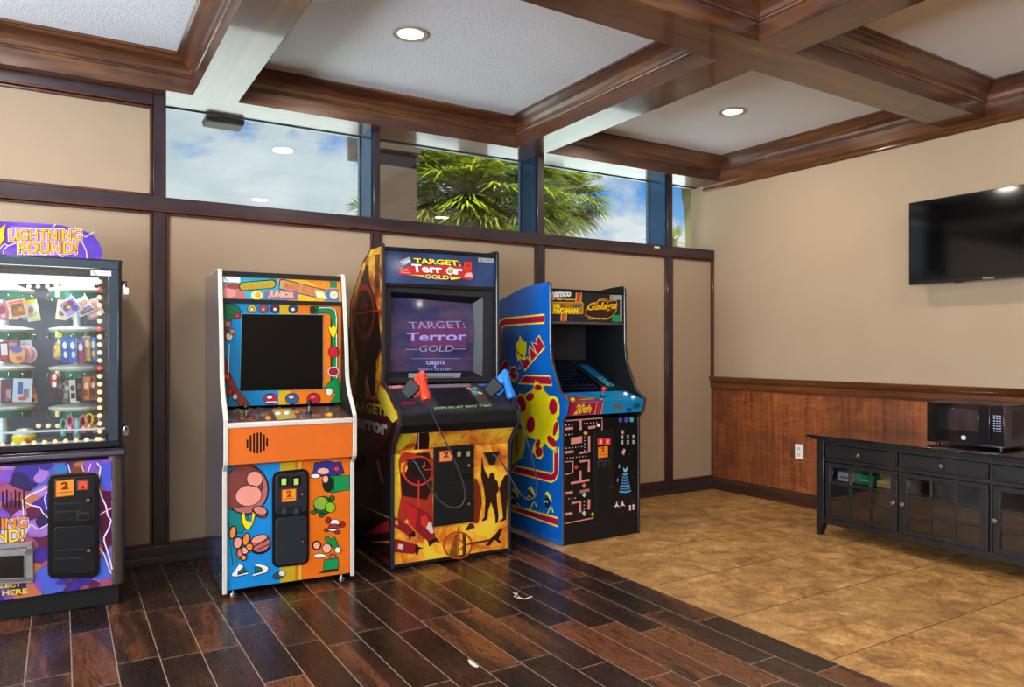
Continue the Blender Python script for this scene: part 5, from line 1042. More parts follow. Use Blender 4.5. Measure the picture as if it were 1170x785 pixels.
prism_px(mb, a, [(29.6, 622.5 + 6), (37.6, 620), (38.6, 663), (29.6, 664)], .010, SILV, 2); prism_px(mb, a, [(-60, 636), (30, 628), (30, 664), (-60, 668)], .003, P('0c0a0c', .08, coat=1), 2)
prism_px(mb, a, [(-60, 630.5), (37, 619.8), (37, 625), (-60, 636)], .010, SILV, 2); prism_px(mb, a, [(-60, 669), (38, 661), (38, 667), (-60, 674)], .010, SILV, 2)
prism_px(mb, a, [(27.4, 628), (29.4, 627.6), (29.6, 660), (27.6, 660.4)], .012, CHROME, 2); mb.build('prize_chute', K, bevel=.001)
# coin door
mb = MB(); a.mb = mb; prism_px(mb, a, rr_pts(55, 542, 113.5, 662.5, 8, -3.6), .012, BLK2, 4); cd = mb.build('coin_door', K, bevel=.004)
mb = MB(); a.mb = mb; prism_px(mb, a, rr_pts(62, 545.5, 109, 597, 4, -3), .018, P('141417', .4), 4); prism_px(mb, a, rr_pts(62, 602, 109, 657, 4, -3), .018, P('141417', .4), 4); mb.build('door_leaf', cd, bevel=.004)
for x0, x1, y, dy in ((63, 92, 574.5, -2), (63, 92, 584, -2), (64, 97, 628, -2.6), (64, 97, 638, -2.6)):
    mb = MB(); a.mb = mb; pbox(mb, a, x0, y, x1, y + 1.6, .004, P('2c2c30', .3, coat=.4), dy, 40); mb.build('ridge', cd)
mb = MB(); a.mb = mb; prism_px(mb, a, [(64, 567.6), (85, 565), (85.4, 546), (64, 548.4)], .001, C('c0501c'), 40); prism_px(mb, a, [(65, 566.4), (84.2, 564.2), (84.5, 547.2), (65, 549.4)], .0015, C('e0902c'), 41); a.text('2', (71, 558), (78, 557.4), (71, 550.4), C('7c2410'), 45, grow=.05); a.line([(67, 562.4), (83, 560.6)], 1.2, C('b05020'), 45); mb.build('price_sticker', cd, smooth=False)
mb = MB(); a.mb = mb; pbox(mb, a, 88, 547.4, 101.5, 559.5, .004, P('70606a', .3, .5), -1.2, 40); pbox(mb, a, 90.4, 549.4, 99.4, 557.6, .007, C('e83818', es=1.2), -.6, 40); pbox(mb, a, 93.4, 553.6, 97, 557, .008, C('8c1408'), 0, 40); mb.build('coin_button', cd)
mb = MB(); a.mb = mb; pbox(mb, a, 88, 584.5, 102, 594.5, .004, P('2c2c30', .4), -1.2, 40); pbox(mb, a, 90.4, 586.6, 100, 592.6, .005, BLK2, -.6, 40); mb.build('coin_return', cd)
for x, y in ((100.5, 570), (101.5, 627.5)):
    mb = MB(); p = a.P((x, y), 40); mb.cyl(p, p + a.n * .006, .015, BLK2); mb.cyl(p, p + a.n * .012, .009, CHROME); mb.build('lock', cd)
# bumper ledge between body and showcase
zb0, zb1 = .760, .800
mb = MB(); mb.box((XL_, FY - .018, zb0), (.535, .58, zb1), P('251b30', .22, coat=.8, name='dark_purple_ledge')); mb.box((XL_, FY - .022, zb0 + .006), (.525, FY - .015, zb1 - .012), P('6a6470', .25, .6)); mb.build('ledge', K, bevel=.010, seg=3)
# showcase frame
ZB, ZT = .802, 1.748; FRAME = P('15161a', .3, name='black_showcase_frame', coat=.4); FR2 = P('3e4c5c', .25, .5, name='steel_blue_door_frame', coat=.5)
mb = MB(); mb.box((XL_, .0, ZB), (XL_ + .02, .57, ZT), FRAME); mb.box((.498, -.005, ZB), (.516, .57, ZT), FRAME); mb.box((XL_, .0, ZT - .012), (.518, .57, ZT + .008), FRAME); mb.box((XL_, .0, ZB - .002), (.516, .57, ZB + .012), FRAME); mb.box((XL_ + .02, .55, ZB + .01), (.5, .565, ZT - .01), P('5a6c84', .25, .3, name='blue_grey_back_panel')); mb.build('showcase', K, bevel=.003)
xi = .455
df = MB()
for x0, z0, x1, z1 in ((XL_, ZB + .004, .499, ZB + .034), (XL_, ZT - .042, .499, ZT - .002), (xi, ZB + .034, .499, ZT - .042), (XL_, ZB + .034, XL_ + .045, ZT - .042)): df.box((x0, FY, z0), (x1, .004, z1), FR2 if z1 - z0 > .5 or z0 > 1.6 else FRAME)
df.box((.497, FY - .002, ZB), (.503, .004, ZT), FRAME); dfo = df.build('glass_door', K, bevel=.002)
mb = MB(); mb.box((XL_ + .04, -.016, ZB + .03), (xi + .003, -.012, ZT - .04), GLASS); mb.build('pane', dfo, smooth=False)
mb = MB(); p0 = pz.at(103.5, 308.8, FY - .001); p1 = pz.at(127, 315.5, FY - .001); mb.box((p0.x, FY - .0035, p1.z), (p1.x, FY - .001, p0.z), C('dcdce2')); A4 = Art(mb, [(103.5, 315.5), (127, 316.5), (127, 310), (103.5, 308.8)], (p0.x, FY - .0036, p1.z), (p1.x, FY - .0036, p1.z), (p0.x, FY - .0036, p0.z)); A4.line([(106, 310.4), (110.5, 315)], .9, INK, 1); A4.line([(112, 311.6), (125, 312.2)], .6, C('9098b0'), 1); mb.build('price_sticker', dfo, smooth=False)
# padlocks at the right side
for py in (324, 487):
    p = pz.at(142.6, py, .0); q = K; mb = MB(); mb.box((.516, -.004, p.z - .012), (.540, .004, p.z + .012), BLK); h = mb.build('hasp', K, bevel=.001)
    mb = MB(); c_ = Vector((.535, -.006, p.z - .012)); mb.tube([c_ + Vector((-.008, 0, -.012)), c_ + Vector((-.008, 0, .006)), c_ + Vector((0, 0, .014)), c_ + Vector((.008, 0, .006)), c_ + Vector((.008, 0, -.012))], .003, CHROME, 6, 2); mb.build('shackle', h)
    mb = MB(); mb.box(c_ + Vector((-.013, -.008, -.046 if py < 400 else -.036)), c_ + Vector((.013, .008, -.010)), C('dcd8d2') if py < 400 else P('6c6a66', .4, .6)); mb.build('padlock_body', h, bevel=.003)
# sign
sp_ = [(117, 293), (116, 285), (113, 277), (109, 271), (104, 267), (96, 263.8), (86, 261.4), (72, 257.8), (50, 255.6), (25, 254), (0, 253)]
P3 = [pz.at(x, y, .02) for x, y in sp_]; cxm = .02
left = [Vector((2 * cxm - p.x, .02, p.z)) for p in P3[::-1]]
outl_ = [Vector((P3[0].x, .02, ZT + .008))] + P3 + [p for p in left if p.x < P3[-1].x - .01] + [Vector((2 * cxm - P3[0].x, .02, ZT + .008))]
mb = MB(); mb.prism(outl_, (0, .03, 0), PUR)
e0, e1, e3 = pz.at(0, 294, .02), pz.at(117, 294, .02), pz.at(0, 254, .02)
z0_ = pz.at(0, 294, .02).z; z1_ = pz.at(0, 254, .02).z; X1 = pz.at(110, 280, .02).x
b0, b1_, b2_, b3 = [tuple(pz.at(x, y, .02).xz) for x, y in ((0, 294), (110, 294), (110, 262), (0, 254))]
sg_ = Art(mb, [(0, 294), (110, 294), (110, 262), (0, 254)], (0, .019, 0), (1, .019, 0), (0, .019, 1), uv4=(b0, b1_, b2_, b3))
PK = C('f4c8e0'); 
sg_.poly([(8, 262), (14, 258.6), (60, 261), (88, 264), (93, 270), (91, 276), (86, 290.5), (30, 293), (19, 290), (19, 279), (9, 276)], C('9a70cc'), 1)
for s_t, q_ in (('LIGHTNING', [(10.6, 274.8), (93, 275), (10.6, 262.4)]), ('ROUND!', [(21, 289.4), (87.6, 289.8), (21, 277)])):
    sg_.text(s_t, *q_, PK, 2, grow=.0, shadow=PK, sg=.10); sg_.text(s_t, *q_, C('b85818'), 5, grow=.0, shadow=C('8c3c14'), sg=.045); sg_.text(s_t, *q_, C('f0b424'), 8, grow=.0)
sg_.poly([(6.5, 256), (4, 269), (5.5, 272), (0, 281), (-4, 280), (-2, 268), (-6, 266)], C('f0b820'), 4); sg_.line([(6.5, 256), (4, 269), (5.5, 272), (0, 281)], .8, C('c84c14'), 5)
for pts in ([(64, 255.8), (60, 260), (56, 263)], [(84, 259), (88, 264), (98, 271), (107, 264.8)], [(90, 274), (95, 279), (98.5, 287), (99.5, 296)], [(18, 278), (9, 281), (4.5, 285), (3.5, 291)], [(0, 284), (5, 278.6), (9, 281)], [(45, 290), (51, 291), (53, 294)], [(66, 290), (73, 294.6)]): sg_.line(pts, 1.0, PK, 3)
mb.build('sign', K, smooth=False)
# inside: lamp, bulbs and the two revolving prize racks
m_ = P('fff8f0', .5, es=1.3)
mb = MB(); p = pz.at(45, 318, .32); mb.cyl((-.32, .36, 1.66), (.40, .36, 1.66), .014, m_); mb.box((-.34, .37, 1.655), (.42, .42, 1.695), P('e8e8e8', .4)); mb.build('light_tube', K)
for yy_, ee_ in ((.30, 5.0), (.06, 6.0)):
    l = bpy.data.lights.new('tube_light', 'AREA'); l.shape = 'RECTANGLE'; l.size = .8; l.size_y = .05; l.energy = ee_; l.color = (1, .97, .93); lo = bpy.data.objects.new('tube_light', l); COL.objects.link(lo); lo.parent = K; lo.location = (.0, yy_, 1.69)
BU = P('f2cf9c', .15, es=.75, name='small_round_bulb', coat=1); BUR = P('e0343c', .2, es=.6, name='red_indicator_bulb'); bl = []
for y in range(322, 505, 9): bl.append((114.2, y, .02, .0125, BUR if y in (331, 376, 421) else BU))
for i, x in enumerate(range(3, 116, 12)): bl.append((x, 508.6 - i * .75, .02, .0125, BU))
for i in range(5): bl.append((33 + i * 10.5, 327.5, .28, .010, BU)); bl.append((44 + i * 11, 486.6, .3, .013, BU))
n_b = 0
for x, y, dd, r, mt in bl:
    p = pz.at(x, y, dd); mb = MB(); mb.ball(p, r, mt, 10); mb.cyl(p + Vector((0, r * .6, 0)), p + Vector((0, r * 1.7, 0)), r * .6, SILV, n=8); mb.build('bulb', K); n_b += 1
WSH = P('b8bcb2', .3, name='white_rack_shelf', coat=.3); TEALM = P('1c6a5c', .35, name='teal_hook_ring')
for cxp, cyr in ((89, .22), (4, .22)):
    c0 = pz.at(cxp, 400, cyr); rk = MB(); rk.cyl((c0.x, cyr, ZB + .03), (c0.x, cyr, 1.62), .022, P('c8ccd0', .3, .3), n=12); ro = rk.build('prize_rack', K)
    for k, py in enumerate((333, 379, 424, 470)):
        z = pz.at(cxp, py, cyr - .13).z; mb = MB(); mb.lathe((c0.x, cyr, z), (0, 0, 1), [(0, .125), (.012, .135), (.02, .128), (.028, .09), (.05 if k == 0 else .034, .04), (.058 if k == 0 else .036, .02)], WSH, 24); sh = mb.build('tier', ro)
        mb = MB(); mb.lathe((c0.x, cyr, z), (0, 0, -1), [(0, .124), (.034, .12), (.035, .1)], TEALM, 24); mb.build('hook_ring', sh)
        mb = MB()
        for t in range(14): an = t * 2 * PI / 14; d = Vector((math.cos(an), math.sin(an), 0)); q = Vector((c0.x, cyr, z - .012)) + d * .118; mb.tube([q, q + d * .018, q + d * .02 - Vector((0, 0, .022)), q + d * .008 - Vector((0, 0, .026))], .0018, CHROME, 5, 1)
        mb.build('hooks', sh, kind='stuff')
        mb = MB(); q = pz.at(cxp - 23.5, py + 3.5, cyr - .12); mb.cyl(q + Vector((0, 0, -.012)), q + Vector((0, 0, .016)), .009, C('e8c088', es=.3)); mb.build('indicator', sh)
mb = MB(); p = pz.at(30, 480, .1); mb.box((XL_ + .04, .03, ZB + .012), (.45, .50, ZB + .02), P('b0a8a4', .3, .3)); mb.box((-.2, .012, ZB + .09), (.44, .016, ZB + .10), P('d8dce0', .2)); mb.box((-.2, .012, ZB + .035), (.44, .016, ZB + .040), P('d8dce0', .2)); mb.build('display_tray', K)
# prizes: everything hanging on the hooks or lying on the floor of the case
def card(name, cx, cy, w_, h_, rot, dep, base, label, extra=(), grp=None, th=.006, rnd_=0):
    c = pz.at(cx, cy, dep); s = (pz.at(cx + 5, cy, dep).x - c.x) / 5
    o = thing(name, None, label, 'prize', grp); o.location = pz.W(c); o.rotation_euler = (0, 0, pz.ang)
    mb = MB(); W_, H_ = w_ * s / 2, h_ * s / 2; cr, sr = math.cos(rot), math.sin(rot)
    def T_(x, z): return (x * cr - z * sr, x * sr + z * cr)
    if rnd_: pts = [T_(W_ * math.cos(t * PI / 9), H_ * math.sin(t * PI / 9)) for t in range(18)]
    else: pts = [T_(x, z) for x, z in ((-W_, -H_), (W_, -H_), (W_, H_), (-W_, H_))]
    mb.prism([(x, -th / 2, z) for x, z in pts], (0, th, 0), base); mb.build('package', o, bevel=.001 if not rnd_ else .002)
    mb = MB(); k = 0
    for e in extra:
        k += 1; kind_, ex, ez, ew, eh, mt = e; ex *= s; ez *= s; ew *= s; eh *= s
        if kind_ == 'e': pp_ = [T_(ex + ew * math.cos(t * PI / 8), ez + eh * math.sin(t * PI / 8)) for t in range(16)]
        else: pp_ = [T_(x, z) for x, z in ((ex - ew, ez - eh), (ex + ew, ez - eh), (ex + ew, ez + eh), (ex - ew, ez + eh))]
        mb.prism([(x, -th / 2 - .0008 * k - .0002, z) for x, z in pp_], (0, .0007, 0), mt)
    if extra: mb.build('printed_insert', o, smooth=False)
    mb = MB(); tz = H_ * max(abs(cr), .7); mb.tube([(0, 0, tz), (0, 0, tz + .012), (.004, .004, tz + .018)], .0015, CHROME, 5, 1); mb.build('hang_loop', o); return o
Wc = P('ece4ea', .25, coat=.5); PKc = P('e8b8b4', .3, coat=.4)
c_ = lambda h: P(h, .3, coat=.4)
card('toy_card', 80, 351, 22, 22, .62, .055, Wc, 'square white prize card with purple flower hanging on the top right tier', (('r', 0, 0, 9.4, 9.4, c_('b8a8d0')), ('e', -4, 1, 4, 4, c_('8444a0')), ('e', 3, 4, 4.4, 4, c_('7440a0')), ('e', 4, -4, 4.4, 4, c_('6c5cb0')), ('e', -1.5, 1, 2.4, 2.4, c_('e8d820')), ('r', -4, 8, 4, 2, c_('e09468'))))
card('toy_card', 95, 350, 20, 22, .55, .073, Wc, 'white prize card with grey printing beside the purple flower card', (('r', 0, -5, 8, 3, c_('8c84a4')), ('r', 1, 4, 6, 3, c_('d8a890')), ('r', 1, -8.5, 8, 1, c_('605c70'))))
card('toy_card', 107, 352, 18, 22, .45, .090, PKc, 'pink prize card at the right end of the top right tier', (('r', 0, 0, 6, 7, c_('e89c84')), ('e', 1, -3, 3, 3, c_('c8b0c8'))))
for i, (x, y, h, hh, lab) in enumerate(((63.5, 400, 'c87890', 20, 'pink striped stick prize'), (67, 394, 'd8c424', 32, 'yellow stick prize'), (74, 400, '2458a8', 34, 'blue prize bag with white figures'), (83, 400, '2a62b8', 34, 'second blue prize bag with white spots'), (92, 402, '84488c', 32, 'purple and red prize bag'), (99, 398, 'd8a028', 32, 'orange and yellow prize bag'), (106, 399, '3c70c0', 32, 'light blue prize bag at the right end'))):
    card('toy_bag', x, y, 5 if i < 2 else 8.6, hh, -.12 if i < 2 else .03, .05 + .012 * abs(i - 3), c_(h), lab + ' on the second right tier', (('e', 0, 6, 2.6 if i > 1 else 1.4, 5, c_('e8e8f0')), ('e', .6, -6, 2.2 if i > 1 else 1.2, 4.4, c_(('e8a0b0', 'f0e060', 'e8f0f8', 'c8e0f0', 'c83040', '7ca0d8', 'f0c040')[i])), ('r', 0, 13 if i > 1 else 8, 3.4 if i > 1 else 1.6, 1.4, c_('3c88d0'))))
for i, (x, y, w_, h, lab) in enumerate(((62, 434, 9, 'b03038', 'red and white prize tag'), (69, 445, 6, '2c2830', 'black cased prize'), (76, 447, 7, '5c5654', 'grey figure blister prize'), (83, 447, 7, 'c8c4c4', 'white label blister prize'), (90, 445, 7, '242030', 'dark slim prize box'), (98, 444, 9, 'c8744c', 'orange and brown toy prize'), (106, 443, 9, 'a04038', 'round red trimmed toy prize'))):
    card('toy_blister', x, y, w_, 16 if i == 0 else 30, .1 * math.sin(i * 2.3), .05 + .012 * abs(i - 3), c_(h), lab + ' on the third right tier', (('e', 0, 4, 2.6, 4, c_(('e8e0e0', '686068', 'a8a4a0', '484448', '505868', 'e8c8a8', 'e8d0c0')[i])), ('r', 0, -6, 2.4, 3.6, c_(('e8e8e8', '383840', '8c8884', '302c30', '303848', '8c3c28', '3c2c28')[i]))))
for i, (x, y, h, lab) in enumerate(((72.5, 488, '58b0ac', 'small teal ring toy'), (80, 484, 'f0507c', 'bright pink scissor shaped toy'), (87.5, 488, '60a8a4', 'second teal ring toy'), (95.5, 484, 'ee5c74', 'pink oval ring toy'), (102, 482, 'ecc020', 'yellow oval ring toy'), (109, 484, 'e08450', 'orange ring toy'))):
    c = pz.at(x, y, .05 + .01 * abs(i - 2)); o = thing('ring_toy', None, lab + ' on the lowest right tier', 'prize'); o.location = pz.W(c); o.rotation_euler = (0, 0, pz.ang)
    mb = MB(); rr = .017 if i > 2 else .012; ring_ = [(rr * math.cos(t * PI / 8), 0, .026 * math.sin(t * PI / 8) + .014) for t in range(17)]; mb.tube(ring_, .0045, c_(h), 6, 0); mb.build('ring', o)
    mb = MB(); mb.ball((0, 0, -.030), .016, c_(h), 10, sy=.6, sz=1.2); mb.ball((0, -.009, -.022), .007, c_('f0e8a0' if i == 4 else 'f0d0d8'), 8); mb.build('charm', o)
TN = ('top', 'second', 'third')
for (side, xs_b, cols) in (('right', (71, 88, 105), (('cream', 'e8e0c8'), ('mint green', '8cc8a8'), ('silver', 'b8bcc4'), ('lilac', 'b09cd0'), ('lemon', 'e8dc70'), ('sky blue', '78b0e0'), ('maroon', '742434'), ('slate', '485468'), ('peach', 'e8b090'))), ('left', (-2, 14, 31), (('coral', 'e08070'), ('ivory', 'ece4d0'), ('turquoise', '50b0b4'), ('navy', '2c3868'), ('rose', 'd87c98'), ('white', 'e8e8ec'), ('olive', '848040'), ('crimson', 'a82838'), ('pearl grey', 'b4b4b8')))):
    for ti, yb in enumerate((354, 400, 445)):
        for xi_, xb in enumerate(xs_b):
            cn, ch = cols[ti * 3 + xi_]; card('toy_bag', xb, yb, 13, 27, .12 * (xi_ - 1), .375, c_(ch), '%s prize bag hanging at the back of the %s %s tier' % (cn, TN[ti], side), (('r', 0, 8, 4.6, 2, c_('d8d8e0')), ('e', 0, -4, 3.6, 4.6, c_('f0e8e0' if ti else 'a06c84'))), grp='prizes at the back of the racks')
card('toy_card', 20, 353, 21, 25, .22, .05, c_('e8b8a8'), 'beige prize card with brown picture grid on the top left tier', (('r', 0, -1, 7.6, 8.4, c_('a06c48')), ('r', -3, 3, 2.6, 2.4, c_('705840')), ('r', 3.4, -1, 2.8, 3, c_('d88c58')), ('r', 0, 10, 8, 1.4, c_('e8785c')), ('r', 3, 4, 2, 2, c_('7c5878'))))
card('toy_bag', 37, 355, 15, 29, .18, .075, c_('dfe4dc'), 'white and green prize bag with yellow top, left of the dark gap', (('r', 0, 12.6, 6, 2, c_('ecd418')), ('e', -1, 2, 3, 4.4, c_('8c9cb0')), ('e', 2, -4, 3, 3.6, c_('c8d088')), ('r', 0, -12, 6, 1.8, c_('d0cc5c'))))
card('toy_bag', 3.5, 356, 12, 24, -.1, .07, c_('b86c84'), 'pink toy bag at the left end of the top left tier', (('e', -1, 2, 3.6, 6, c_('903858')), ('e', 1, -6, 3, 3, c_('d8a8b8'))))
for i, (x, y, h, lab) in enumerate(((33, 405, 'e8d0dc', 'pale pink round pouch at the back'), (27, 405, 'e8b0bc', 'pink round pouch in the middle'), (20, 406, 'dca070', 'tan round pouch with purple cap'))):
    card('round_pouch', x, y, 19, 24, 0, .085 - .02 * i, c_(h), lab + ' on the second left tier', (('e', -1, 8, 6.5, 4.6, c_('5a5cb0')), ('e', 2, -4, 4, 3, c_('b87058'))) if i == 2 else (('e', 3, 0, 5, 7, c_('d89cac')),), rnd_=1)
card('toy_card', 5, 402, 11, 28, .06, .07, c_('8c3040'), 'dark red prize card at the left edge of the second left tier', (('r', 0, 3, 3.6, 8, c_('d8d4dc')), ('r', 1, -9, 3, 3, c_('b0403c'))))
for i, (x, y, w_, h, lab) in enumerate(((26, 446, 22, 'b8c0cc', 'grey and blue boxed prize'), (8, 447, 15, '3c3c5c', 'dark blue boxed prize'), (37, 452, 8, 'd86c34', 'orange and red toy'))):
    card('boxed_toy', x, y, w_, 32 if i < 2 else 20, .04 * (i - 1), .06 + .015 * i, c_(h), lab + ' on the third left tier', (('r', -3, 3, 3, 8, c_(('3c5c9c', '7c2c34', 'a03020')[i])), ('r', 4 if i == 0 else 2, -4, 3, 6, c_(('6c7484', '8c8c94', 'e8a070')[i])), ('e', 0, -11 if i < 2 else -6, 5 if i == 0 else 3, 2.6, c_(('c84c2c', 'b04838', '702018')[i]))), th=.02)
c = pz.at(27, 497, .07); o = thing('yellow_toy_tub', None, 'clear topped yellow tub with red toy on the floor of the prize case', 'prize'); o.location = pz.W(Vector((c.x, c.y + .04, ZB + .021))); o.rotation_euler = (0, 0, pz.ang)
mb = MB(); mb.lathe((0, 0, 0), (0, 0, 1), [(0, .045), (.008, .05), (.045, .052), (.05, .048)], c_('ecd020'), 20); mb.build('tub', o)
mb = MB(); mb.lathe((0, 0, .05), (0, 0, 1), [(0, .048), (.02, .045), (.034, .03), (.038, .004)], P('d8d0b8', .15, coat=1), 20); mb.build('lid', o)
mb = MB(); mb.ball((.012, -.052, .022), .014, c_('c83020'), 10, sy=.5); mb.build('toy', o)

# ================================================================ RIGHT SIDE
R = RW
PX0 = 1.61
S = Fr(R.W((-.051, -.045, 0)), R.x)
K = thing('sideboard', S, 'long black wooden sideboard with glass panelled doors against the wainscot', 'sideboard')
BKW = mat_wood('black_stained_wood', '0a090a', '151214', '201c1d', 'Z', rough=.42, coat=.2); TOPW = mat_wood('polished_black_top', '0c0a0c', '191416', '221b1c', 'X', rough=.16, coat=1, coatr=.06)
FYs, BKY = -.70, -.06; ZTOP = .70; XA, XB = 1.665, 3.395
mb = MB(); mb.box((PX0, FYs - .035, ZTOP - .018), (XB + .055, BKY + .01, ZTOP), TOPW); mb.box((PX0 + .02, FYs - .018, ZTOP - .034), (XB + .035, BKY, ZTOP - .018), BKW); mb.build('top', K, bevel=.004)
mb = MB(); z0 = .10
mb.box((XA + .02, FYs + .02, z0), (XA + .04, BKY, ZTOP - .034), BKW); mb.box((XB - .04, FYs + .02, z0), (XB - .02, BKY, ZTOP - .034), BKW); mb.box((XA + .04, BKY - .012, z0), (XB - .04, BKY, ZTOP - .034), P('2a1c14', .6)); mb.box((XA + .04, FYs + .025, z0), (XB - .04, BKY - .012, z0 + .018), BKW)
mb.box((XA + .04, FYs + .005, .085), (XB - .04, FYs + .03, .128), BKW); mb.box((XA + .04, FYs + .006, .520), (XB - .04, FYs + .026, .545), BKW); mb.box((XA + .04, FYs + .006, .64), (XB - .04, FYs + .026, ZTOP - .034), BKW)
doors = [(1.735, 2.250), (2.272, 2.787), (2.809, 3.324)]
for x in (2.253, 2.790): mb.box((x, FYs + .004, .128), (x + .016, FYs + .03, .64), BKW)
mb.box((XA + .04, FYs + .05, .375), (XB - .04, BKY - .012, .390), BKW); mb.build('case', K, bevel=.001)
for x in (XA, XB - .06):
    for y in (FYs, BKY - .06):
        mb = MB(); s = 1 if x == XA else -1; o_ = 0 if s == 1 else .06
        xs_ = lambda v: x + o_ + s * v
        mb.prism([(xs_(0), y, 0), (xs_(.025), y, 0), (xs_(.058), y, .10), (xs_(.058), y, ZTOP - .034), (xs_(.0), y, ZTOP - .034)], (0, .06, 0), BKW); mb.build('leg', K, bevel=.003)
DG = None
def doorglass():
    m, nt, out = new_mat('cabinet_door_glass'); g = G(nt); geo = g.n('NewGeometry'); fr = g.n('Fresnel'); g.l(g.math('SUBTRACT', 1.6, g.math('MULTIPLY', geo.outputs['Backfacing'], 1.6 - 1 / 1.6)), fr.inputs['IOR']); t = g.n('BsdfTransparent', i_Color=(.75, .75, .75, 1)); gl = g.n('BsdfGlossy', i_Roughness=.02); mx = g.n('MixShader'); g.l(g.math('MULTIPLY', fr.outputs[0], 1.8), mx.inputs[0]); g.l(t.outputs[0], mx.inputs[1]); g.l(gl.outputs[0], mx.inputs[2]); g.l(mx.outputs[0], out.inputs[0]); return m
DG = doorglass()
BRASS = P('9c907c', .3, .9, name='aged_metal_knob')
def knob(x, z, par, y=FYs - .004): mb = MB(); mb.lathe((x, y, z), (0, -1, 0), [(0, .008), (.006, .005), (.012, .006), (.016, .014), (.022, .014), (.027, .008)], BRASS, 16); mb.build('knob', par)
for i, (x0, x1) in enumerate(doors):
    mb = MB(); mb.box((x0 + .002, FYs - .002, .548), (x1 - .002, FYs + .018, .637), BKW); zz = ((x0 + .02, .562), (x1 - .02, .623))
    for a_ in ((x0 + .012, .556, x1 - .012, .562), (x0 + .012, .623, x1 - .012, .629), (x0 + .012, .562, x0 + .018, .623), (x1 - .018, .562, x1 - .012, .623)): mb.box((a_[0], FYs - .007, a_[1]), (a_[2], FYs - .002, a_[3]), BKW)
    dr = mb.build('drawer', K, bevel=.001); knob((x0 + x1) / 2, .592, dr)
    mb = MB(); y0, y1 = FYs - .002, FYs + .018; z0, z1 = .131, .517; gx0, gx1, gz0, gz1 = x0 + .038, x1 - .045, .158, .487
    for a_ in ((x0 + .002, z0, x1 - .002, gz0), (x0 + .002, gz1, x1 - .002, z1), (x0 + .002, gz0, gx0, gz1), (gx1, gz0, x1 - .002, gz1)): mb.box((a_[0], y0, a_[1]), (a_[2], y1, a_[3]), BKW)
    for k in (1, 2):
        xx = gx0 + (gx1 - gx0) * k / 3; mb.box((xx - .008, y0 + .003, gz0), (xx + .008, y1 - .003, gz1), BKW); zz_ = gz0 + (gz1 - gz0) * k / 3; mb.box((gx0, y0 + .002, zz_ - .008), (gx1, y1 - .002, zz_ + .008), BKW)
    d = mb.build('door', K, bevel=.0015); mb = MB(); mb.box((gx0, FYs + .009, gz0), (gx1, FYs + .012, gz1), DG); mb.build('pane', d, smooth=False)
    knob(x1 - .022 if i == 0 else x0 + .016, .318, d)
# books on the shelf
zs = .3905
for name, x0, x1, h, y0, colr, lab, tcol in (('book', 1.79, 1.905, .062, .05, 'c4c8cc', 'grey and white book lying behind the left pane of the sideboard', '4a5060'), ('board_game_box', 1.925, 2.055, .064, .05, '1c9048', 'green board game box behind the middle pane of the sideboard', '8cf0a0'), ('book', 2.075, 2.205, .045, .05, 'd8b868', 'cream coloured book lying behind the right pane of the sideboard', 'b09040')):
    o = thing(name, S, lab, 'book' if name == 'book' else 'board game'); mb = MB(); Y0 = FYs + y0 + .01
    if name == 'book': mb.box((x0, Y0, zs), (x1, Y0 + .18, zs + .004), C(colr)); mb.box((x0, Y0, zs + h - .004), (x1, Y0 + .18, zs + h), C(colr)); mb.box((x0, Y0, zs + .004), (x1, Y0 + .006, zs + h - .004), C(colr)); mb.build('cover', o, bevel=.001); mb = MB(); mb.box((x0 + .003, Y0 + .006, zs + .004), (x1 - .003, Y0 + .176, zs + h - .004), C('efe6d4')); mb.build('pages', o)
    else: mb.box((x0, Y0, zs), (x1, Y0 + .18, zs + h * .55), C(colr)); mb.build('tray', o, bevel=.001); mb = MB(); mb.box((x0 - .001, Y0 - .001, zs + h * .5), (x1 + .001, Y0 + .181, zs + h), C('24a858')); mb.build('lid', o, bevel=.001)
    mb = MB(); mb.box((x0 + .02, Y0 - .002, zs + h * .35), (x1 - .02, Y0 - .0012, zs + h * .5), C(tcol)); mb.build('spine_print', o)
# microwave
K = thing('microwave_oven', S, 'black microwave oven standing on the sideboard below the television', 'microwave oven')
mx0, mx1, mzy0, mzy1, mz0, mz1 = 2.352, 2.800, -.545, -.17, ZTOP + .012, .968
mb = MB(); mb.box((mx0, mzy0 + .02, mz0), (mx1, mzy1, mz1), P('121114', .3, coat=.4)); mb.build('housing', K, bevel=.006)
for x in (mx0 + .04, mx1 - .04):
    for y in (mzy0 + .06, mzy1 - .05): mb = MB(); mb.cyl((x, y, ZTOP), (x, y, mz0 + .002), .012, BLK2); mb.build('foot', K)
MWF = P('0b0a0d', .12, coat=1, name='black_gloss_glass')
mb = MB(); mb.box((mx0, mzy0, mz0 + .002), (2.722, mzy0 + .022, mz1 - .002), MWF); d = mb.build('door', K, bevel=.003)
mb = MB(); mb.box((2.42, mzy0 - .002, .80), (2.66, mzy0 + .001, .935), P('17131a', .04, coat=1, coat_ior=2.0)); mb.build('window', d, bevel=.001)
m4_ = MB(); m4_.cyl((2.575, mzy0 - .0035, .758), (2.575, mzy0, .758), .014, C('dcdce4')); A5 = Art(m4_, [(0, 0), (1, 0), (1, 1), (0, 1)], (2.565, mzy0 - .0036, .749), (2.585, mzy0 - .0036, .749), (2.565, mzy0 - .0036, .767)); A5.text('GE', (.14, .2), (.86, .2), (.14, .85), C('50505c'), 1); m4_.build('badge', d)
mb = MB(); mb.box((2.724, mzy0, mz0 + .002), (mx1, mzy0 + .022, mz1 - .002), MWF); cp = mb.build('control_panel', K, bevel=.003)
mb = MB()
for r in range(7):
    for c in range(3): mb.box((2.742 + c * .016, mzy0 - .0015, .902 - r * .015), (2.752 + c * .016, mzy0, .908 - r * .015), C('a8b0cc'))
